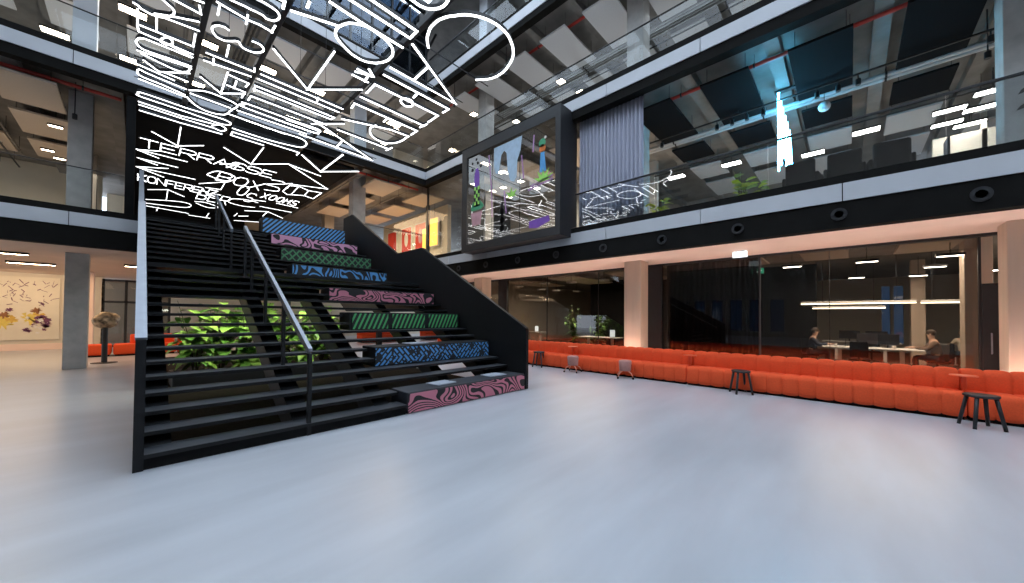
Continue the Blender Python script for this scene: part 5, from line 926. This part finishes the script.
def skinned(name, pts, edges, radii, root, m, parent, sub=1):
    me = bpy.data.meshes.new('skeleton'); me.from_pydata(pts, edges, []); o = bpy.data.objects.new('skeleton', me); COL.objects.link(o)
    md = o.modifiers.new('skin', 'SKIN')
    for i, sv in enumerate(me.skin_vertices[0].data):
        sv.radius = (radii[i], radii[i]) if not isinstance(radii[i], tuple) else radii[i]; sv.use_root = (i == root)
    md.use_smooth_shade = True; s2 = o.modifiers.new('sub', 'SUBSURF'); s2.levels = sub; s2.render_levels = sub
    dg = bpy.context.evaluated_depsgraph_get(); nm = bpy.data.meshes.new_from_object(o.evaluated_get(dg)); nm.name = name
    bpy.data.objects.remove(o); bpy.data.meshes.remove(me)
    nm.materials.clear(); nm.materials.append(M[m]); r = bpy.data.objects.new(name, nm); COL.objects.link(r); r.parent = parent
    return r
def person(label, x, y, rz, shirt, hair='hair', lean=0.06, seatz=0.46):
    t = thing('person', label, 'person', (x, y, 0.012), rz)
    P = [(0, 0, seatz+0.06), (0, 0.02, seatz+0.28), (0, lean, seatz+0.50), (0, lean+0.03, seatz+0.58), (0, lean+0.05, seatz+0.645), (0, lean+0.07, seatz+0.735), (0, lean+0.075, seatz+0.80)]
    Rr = [(0.16, 0.11), (0.14, 0.10), (0.15, 0.09), 0.055, 0.07, 0.085, 0.055]; E = [(0, 1), (1, 2), (2, 3), (3, 4), (4, 5), (5, 6)]
    arm = {}
    for s in (-1, 1):
        b = len(P); P += [(s*0.10, 0.04, seatz+0.03), (s*0.12, 0.42, seatz+0.05), (s*0.12, 0.40, 0.09), (s*0.13, 0.54, 0.045)]; Rr += [0.085, 0.062, 0.042, 0.035]; E += [(0, b), (b, b+1), (b+1, b+2), (b+2, b+3)]
        b = len(P); P += [(s*0.18, lean, seatz+0.50), (s*0.23, lean+0.14, seatz+0.30), (s*0.13, lean+0.38, seatz+0.335), (s*0.12, lean+0.44, seatz+0.335)]; Rr += [0.055, 0.042, 0.03, (0.036, 0.018)]; E += [(2, b), (b, b+1), (b+1, b+2), (b+2, b+3)]
        for q in range(4):
            f = len(P); ox = (q-1.5)*0.019; ln = (0.06, 0.075, 0.072, 0.055)[q]
            P += [(s*0.12+ox, lean+0.485, seatz+0.335), (s*0.12+ox*1.1, lean+0.485+ln*0.6, seatz+0.33), (s*0.12+ox*1.1, lean+0.485+ln, seatz+0.312)]; Rr += [0.009, 0.0085, 0.007]; E += [(b+3, f), (f, f+1), (f+1, f+2)]
        f = len(P); P += [(s*0.085, lean+0.44, seatz+0.33), (s*0.07, lean+0.475, seatz+0.322)]; Rr += [0.01, 0.008]; E += [(b+3, f), (f, f+1)]
        arm[s] = b
    skinned('body', P, E, Rr, 0, 'skin', t)
    sp_ = [0, 1, 2] + [i for s in (-1, 1) for i in (arm[s], arm[s]+1, arm[s]+2)]
    mp = {v: i for i, v in enumerate(sp_)}
    skinned('shirt', [P[i] for i in sp_], [(mp[a], mp[b]) for a, b in E if a in mp and b in mp], [tuple(q+0.035 for q in Rr[i]) if isinstance(Rr[i], tuple) else Rr[i]+0.018 for i in sp_], 0, shirt, t)
    tp = [0] + [arm[s]-4+i for s in (-1, 1) for i in (0, 1, 2)]; mp = {v: i for i, v in enumerate(tp)}
    skinned('trousers', [P[i] for i in tp], [(mp[a], mp[b]) for a, b in E if a in mp and b in mp], [tuple(q+0.012 for q in Rr[i]) if isinstance(Rr[i], tuple) else Rr[i]+0.012 for i in tp], 0, 'jeans', t)
    hz = seatz+0.745; hy = lean+0.07
    hm = MB().ball((0, hy-0.022, hz+0.025), 0.1, 14, (0.95, 1.0, 1.02)); hm.build('hair', hair, t, True)
    for s in (-1, 1):
        MB().ball((s*0.033, hy+0.082, hz-0.005), 0.011, 8).build('eye', 'screen', t, True); MB().ball((s*0.085, hy+0.005, hz-0.02), 0.022, 8, (0.4, 0.8, 1.2)).build('ear', 'skin', t, True)
    MB().tube([(0, hy+0.085, hz), (0, hy+0.105, hz-0.035), (0, hy+0.088, hz-0.042)], [0.008, 0.014, 0.01], 6).build('nose', 'skin', t, True)
    MB().bar((-0.022, hy+0.086, hz-0.068), (0.022, hy+0.086, hz-0.068), 0.008, 0.008).build('mouth', 'art_brown', t)
for lab, x, y, rz, sh in (('person in a navy jacket sitting at the left end of the meeting table', 15.7, 0.95, PI, 'navy'), ('person in a brown shirt sitting at the right end of the meeting table', 15.75, -1.82, 0, 'brown_cloth'), ('person in a cream shirt sitting further back beside the inner column', 18.6, -2.75, -PI/2+0.3, 'cream_cloth')):
    person(lab, x, y, rz, sh); chair('dark office chair under the ' + lab[:lab.index(' sitting')], x, y, rz)

# ------------------------------------------------------------------ first gallery seats
for i, y in enumerate((0.78, 0.06, -0.62)):
    t = thing('lounge_chair', 'dark upholstered lounge chair behind the gallery glass, %s' % ('next to the cyan tubes', 'the middle one of three', 'the one nearest the slatted bench')[i], 'chair', (10.95, y, F1+0.008), 0.15*(i-1), 'dark lounge chairs')
    MB().bbox(-0.3, 0.3, -0.28, 0.28, 0.22, 0.44, 0.05).build('seat', 'black_matt', t); MB().bbox(-0.32, -0.2, -0.28, 0.28, 0.36, 0.92, 0.05).build('backrest', 'dark_curtain', t)
    for s in (-1, 1):
        MB().bbox(-0.3, 0.25, s*0.31-0.035, s*0.31+0.035, 0.25, 0.6, 0.03).build('armrest', 'black_matt', t)
        for q in (-0.24, 0.24): MB().tube([(q, s*0.24, 0.23), (q*1.08, s*0.26, 0.0)], [0.018, 0.013], 8).build('leg', 'stem', t)
t = thing('slatted_bench', 'pale slatted bench behind the gallery glass', 'bench', (11.1, -1.0, F1+0.01))
mb = MB()
for k in range(9): mb.box(-0.2, 0.2, -0.36+0.09*k-0.03, -0.36+0.09*k+0.03, 0.42, 0.45)
mb.build('seat', 'raft_grey', t); MB().bbox(-0.2, 0.2, -0.46, -0.42, 0.42, 0.82, 0.01).build('end_support', 'black_steel', t)
for a in (-0.16, 0.16):
    for b in (-0.36, 0.34): MB().tube([(a, b, 0.42), (a, b, 0)], 0.014, 6).build('leg', 'black_steel', t)
t = thing('low_bench', 'black low bench beside the gallery column with leaf marks', 'bench', (11.6, -1.8, F1+0.01))
MB().bbox(-0.2, 0.2, -0.3, 0.22, 0.5, 0.6, 0.015).build('seat', 'black_matt', t)
for a in (-0.16, 0.16):
    for b in (-0.25, 0.17): MB().tube([(a, b, 0.5), (a, b, 0)], 0.012, 6).build('leg', 'rail', t)
# leaf marks on the near gallery column
t = thing('leaf_decal', 'black painted leaf marks on the pale gallery column', 'painted mark', (10.69, -2.3, 5.2))
for i, (y, z, a) in enumerate(((0.1, 0.42, 0.6), (0.0, 0.36, 0.9), (0.12, 0.14, 0.5), (0.02, 0.06, 0.9), (-0.1, 0.25, 0.7), (-0.12, 0.5, 0.5))):
    pts = []
    for k in range(10):
        u = k/9; pts.append((u, 0.22*math.sin(PI*u)))
    for k in range(8, 0, -1): u = k/9; pts.append((u, -0.12*math.sin(PI*u)))
    MB().prism([(y+0.2*(u*math.cos(a)-v*math.sin(a))*-1, z+0.2*(u*math.sin(a)+v*math.cos(a))) for u, v in pts], 'X', -0.002, 0.008).build('leaf_mark', 'paint_black', t)

# ------------------------------------------------------------------ pictures, lobby sofas, sculpture, mural
for i, (y, m) in enumerate(((21.9, 'art_red'), (20.1, 'art_red'), (18.5, 'art_red'))):
    t = thing('wall_picture', 'red and white picture on the white wall, %s from the stair' % ('first', 'second', 'third')[i], 'picture', (11.57, y, 6.4), 0, 'red pictures behind the stair top')
    MB().bbox(-0.02, 0.028, -0.62, 0.62, -0.8, 0.8, 0.006).build('picture_frame', 'art_white', t); MB().box(-0.026, -0.0201, -0.54, 0.54, -0.72, 0.72).build('canvas', m, t)
    if i != 0: MB().prism([(0.22*math.cos(2*PI*k/16), 0.45*math.sin(2*PI*k/16)) for k in range(16)], 'X', -0.032, -0.0262).build('pale_shape', 'art_pink' if i == 2 else 'art_white', t)
for y, z, w, h, lab in ((16.9, 6.35, 0.42, 0.8, 'glowing amber light box behind the corner glass, right one'), (17.75, 6.1, 0.3, 0.6, 'glowing amber light box behind the corner glass, left one')):
    t = thing('light_box', lab, 'light box', (11.4, y, z), 0, 'amber light boxes')
    MB().bbox(0, 0.1, -w, w, -h, h, 0.01).build('box_frame', 'white', t); MB().box(-0.012, 0, -w+0.04, w-0.04, -h+0.04, h-0.04).build('lit_face', 'lightbox', t)
    MB().tube([(0.05, 0, h), (0.05, 0, 8.1-z)], 0.01, 5).build('hanger', 'black_steel', t)
def lobby_sofa(label, x, y, lx, back):
    t = thing('lobby_sofa', label, 'sofa', (x, y, 0), 0, 'orange lobby sofas')
    MB().bbox(-lx/2, lx/2, -0.4, 0.4, 0.06, 0.45, 0.05).build('seat', 'orange', t, True); MB().box(-lx/2+0.05, lx/2-0.05, -0.35, 0.35, 0, 0.06).build('plinth', 'black_matt', t)
    if back: MB().bbox(back[0], back[1], 0.12, 0.42, 0.40, 0.80, 0.05).build('backrest', 'orange', t, True)
lobby_sofa('orange lobby sofa beside the sculpture, left one without back', -1.0, 20.7, 0.75, None)
lobby_sofa('orange lobby sofa beside the sculpture, with a back', 0.3, 20.7, 1.75, (-0.45, 0.85))
lobby_sofa('orange sofa seen through the open steps, behind the plants', 1.55, 20.7, 0.7, (-0.3, 0.3))
lobby_sofa('orange sofa seen through the steps below the green striped seats, left one', 10.6, 21.5, 2.6, (-1.3, 0.8))
lobby_sofa('orange sofa seen through the steps below the green striped seats, right one', 15.0, 21.5, 2.6, (-1.3, 0.8))
t = thing('sculpture', 'mottled round sculpture on a black post', 'sculpture', (-0.69, 17.75, 0))
MB().lathe([(1e-5, 0), (0.3, 0), (0.3, 0.015), (0.04, 0.025), (1e-5, 0.03)], (0, 0, 0), 24).build('base', 'black_steel', t); MB().tube([(0, 0, 0.02), (0, 0, 1.16)], 0.07, 14).build('post', 'black_steel', t)
bm = bmesh.new(); bmesh.ops.create_icosphere(bm, subdivisions=3, radius=1); mb = MB(); R2 = random.Random(5); bumps = [Vector((R2.uniform(-1, 1), R2.uniform(-1, 1), R2.uniform(-1, 1))).normalized() for _ in range(14)]
for v in bm.verts:
    s = 1.0 + sum(0.16*math.exp(-((v.co-b).length/0.35)**2)*(1 if k % 2 else -1) for k, b in enumerate(bumps)); v.co = Vector((v.co.x*0.3*s, v.co.y*0.17*s, v.co.z*0.28*s+1.4))
bm.verts.index_update(); mb.add([v.co[:] for v in bm.verts], [[v.index for v in f.verts] for f in bm.faces]); bm.free(); mb.build('head', 'bronze', t, True)
# mural: loose blots and twigs painted on a large canvas
t = thing('mural', 'large canvas with ochre and plum blots and thin twigs', 'painting', (-4.4, 25.94, 0.45))
MB().bbox(-3.6, 2.02, 0.0, 0.05, 0, 2.75, 0.01).build('canvas', 'canvas', t)
def blot(rnd, cx, cz, r, n=30): return [(cx+r*rnd.choice((0.45, 0.7, 1.0, 1.25))*rnd.uniform(0.85, 1.1)*math.cos(2*PI*k/n), cz+r*rnd.choice((0.45, 0.7, 0.9, 1.1))*math.sin(2*PI*k/n)) for k in range(n)]
R3 = random.Random(21)
def cluster(xs, zs, rs, n): return [(R3.uniform(*xs), R3.uniform(*zs), R3.uniform(*rs)) for _ in range(n)]
for name, m, lst, dd in (('yellow_blot', 'art_yellow', [(-0.1, 0.9, 0.4), (0.5, 0.8, 0.35), (1.25, 0.95, 0.3), (-1.2, 1.1, 0.5), (-2.2, 0.9, 0.5)], 0.004), ('ochre_blot', 'art_ochre', [(0.05, 0.72, 0.3)]+cluster((-2.4, 1.5), (0.65, 1.15), (0.1, 0.22), 8), 0.007), ('brown_blot', 'art_brown', cluster((-2.4, 1.5), (0.7, 1.35), (0.07, 0.17), 10), 0.010), ('plum_blot', 'art_plum', cluster((0.0, 0.7), (1.0, 1.6), (0.06, 0.14), 5)+cluster((1.0, 1.7), (0.3, 1.2), (0.07, 0.15), 10)+cluster((-2.2, -0.4), (1.0, 1.6), (0.08, 0.18), 5), 0.013), ('pale_blot', 'art_white', cluster((1.0, 1.6), (0.3, 1.0), (0.05, 0.1), 5), 0.016)):
    for cx, cz, r in lst: MB().prism(blot(R3, cx, cz, r), 'Y', -dd, -dd+0.0025).build(name, m, t)
mb = MB()
for k in range(190):
    x = R3.uniform(-2.6, 1.85); z = R3.uniform(1.45, 2.5); a = R3.uniform(0.2, 2.9); l = R3.uniform(0.05, 0.22)
    mb.bar((x, -0.01, z), (x+l*math.cos(a), -0.01, z+l*math.sin(a)), 0.006, R3.uniform(0.01, 0.028))
mb.build('twig_strokes', 'art_plum', t)['kind'] = 'stuff'
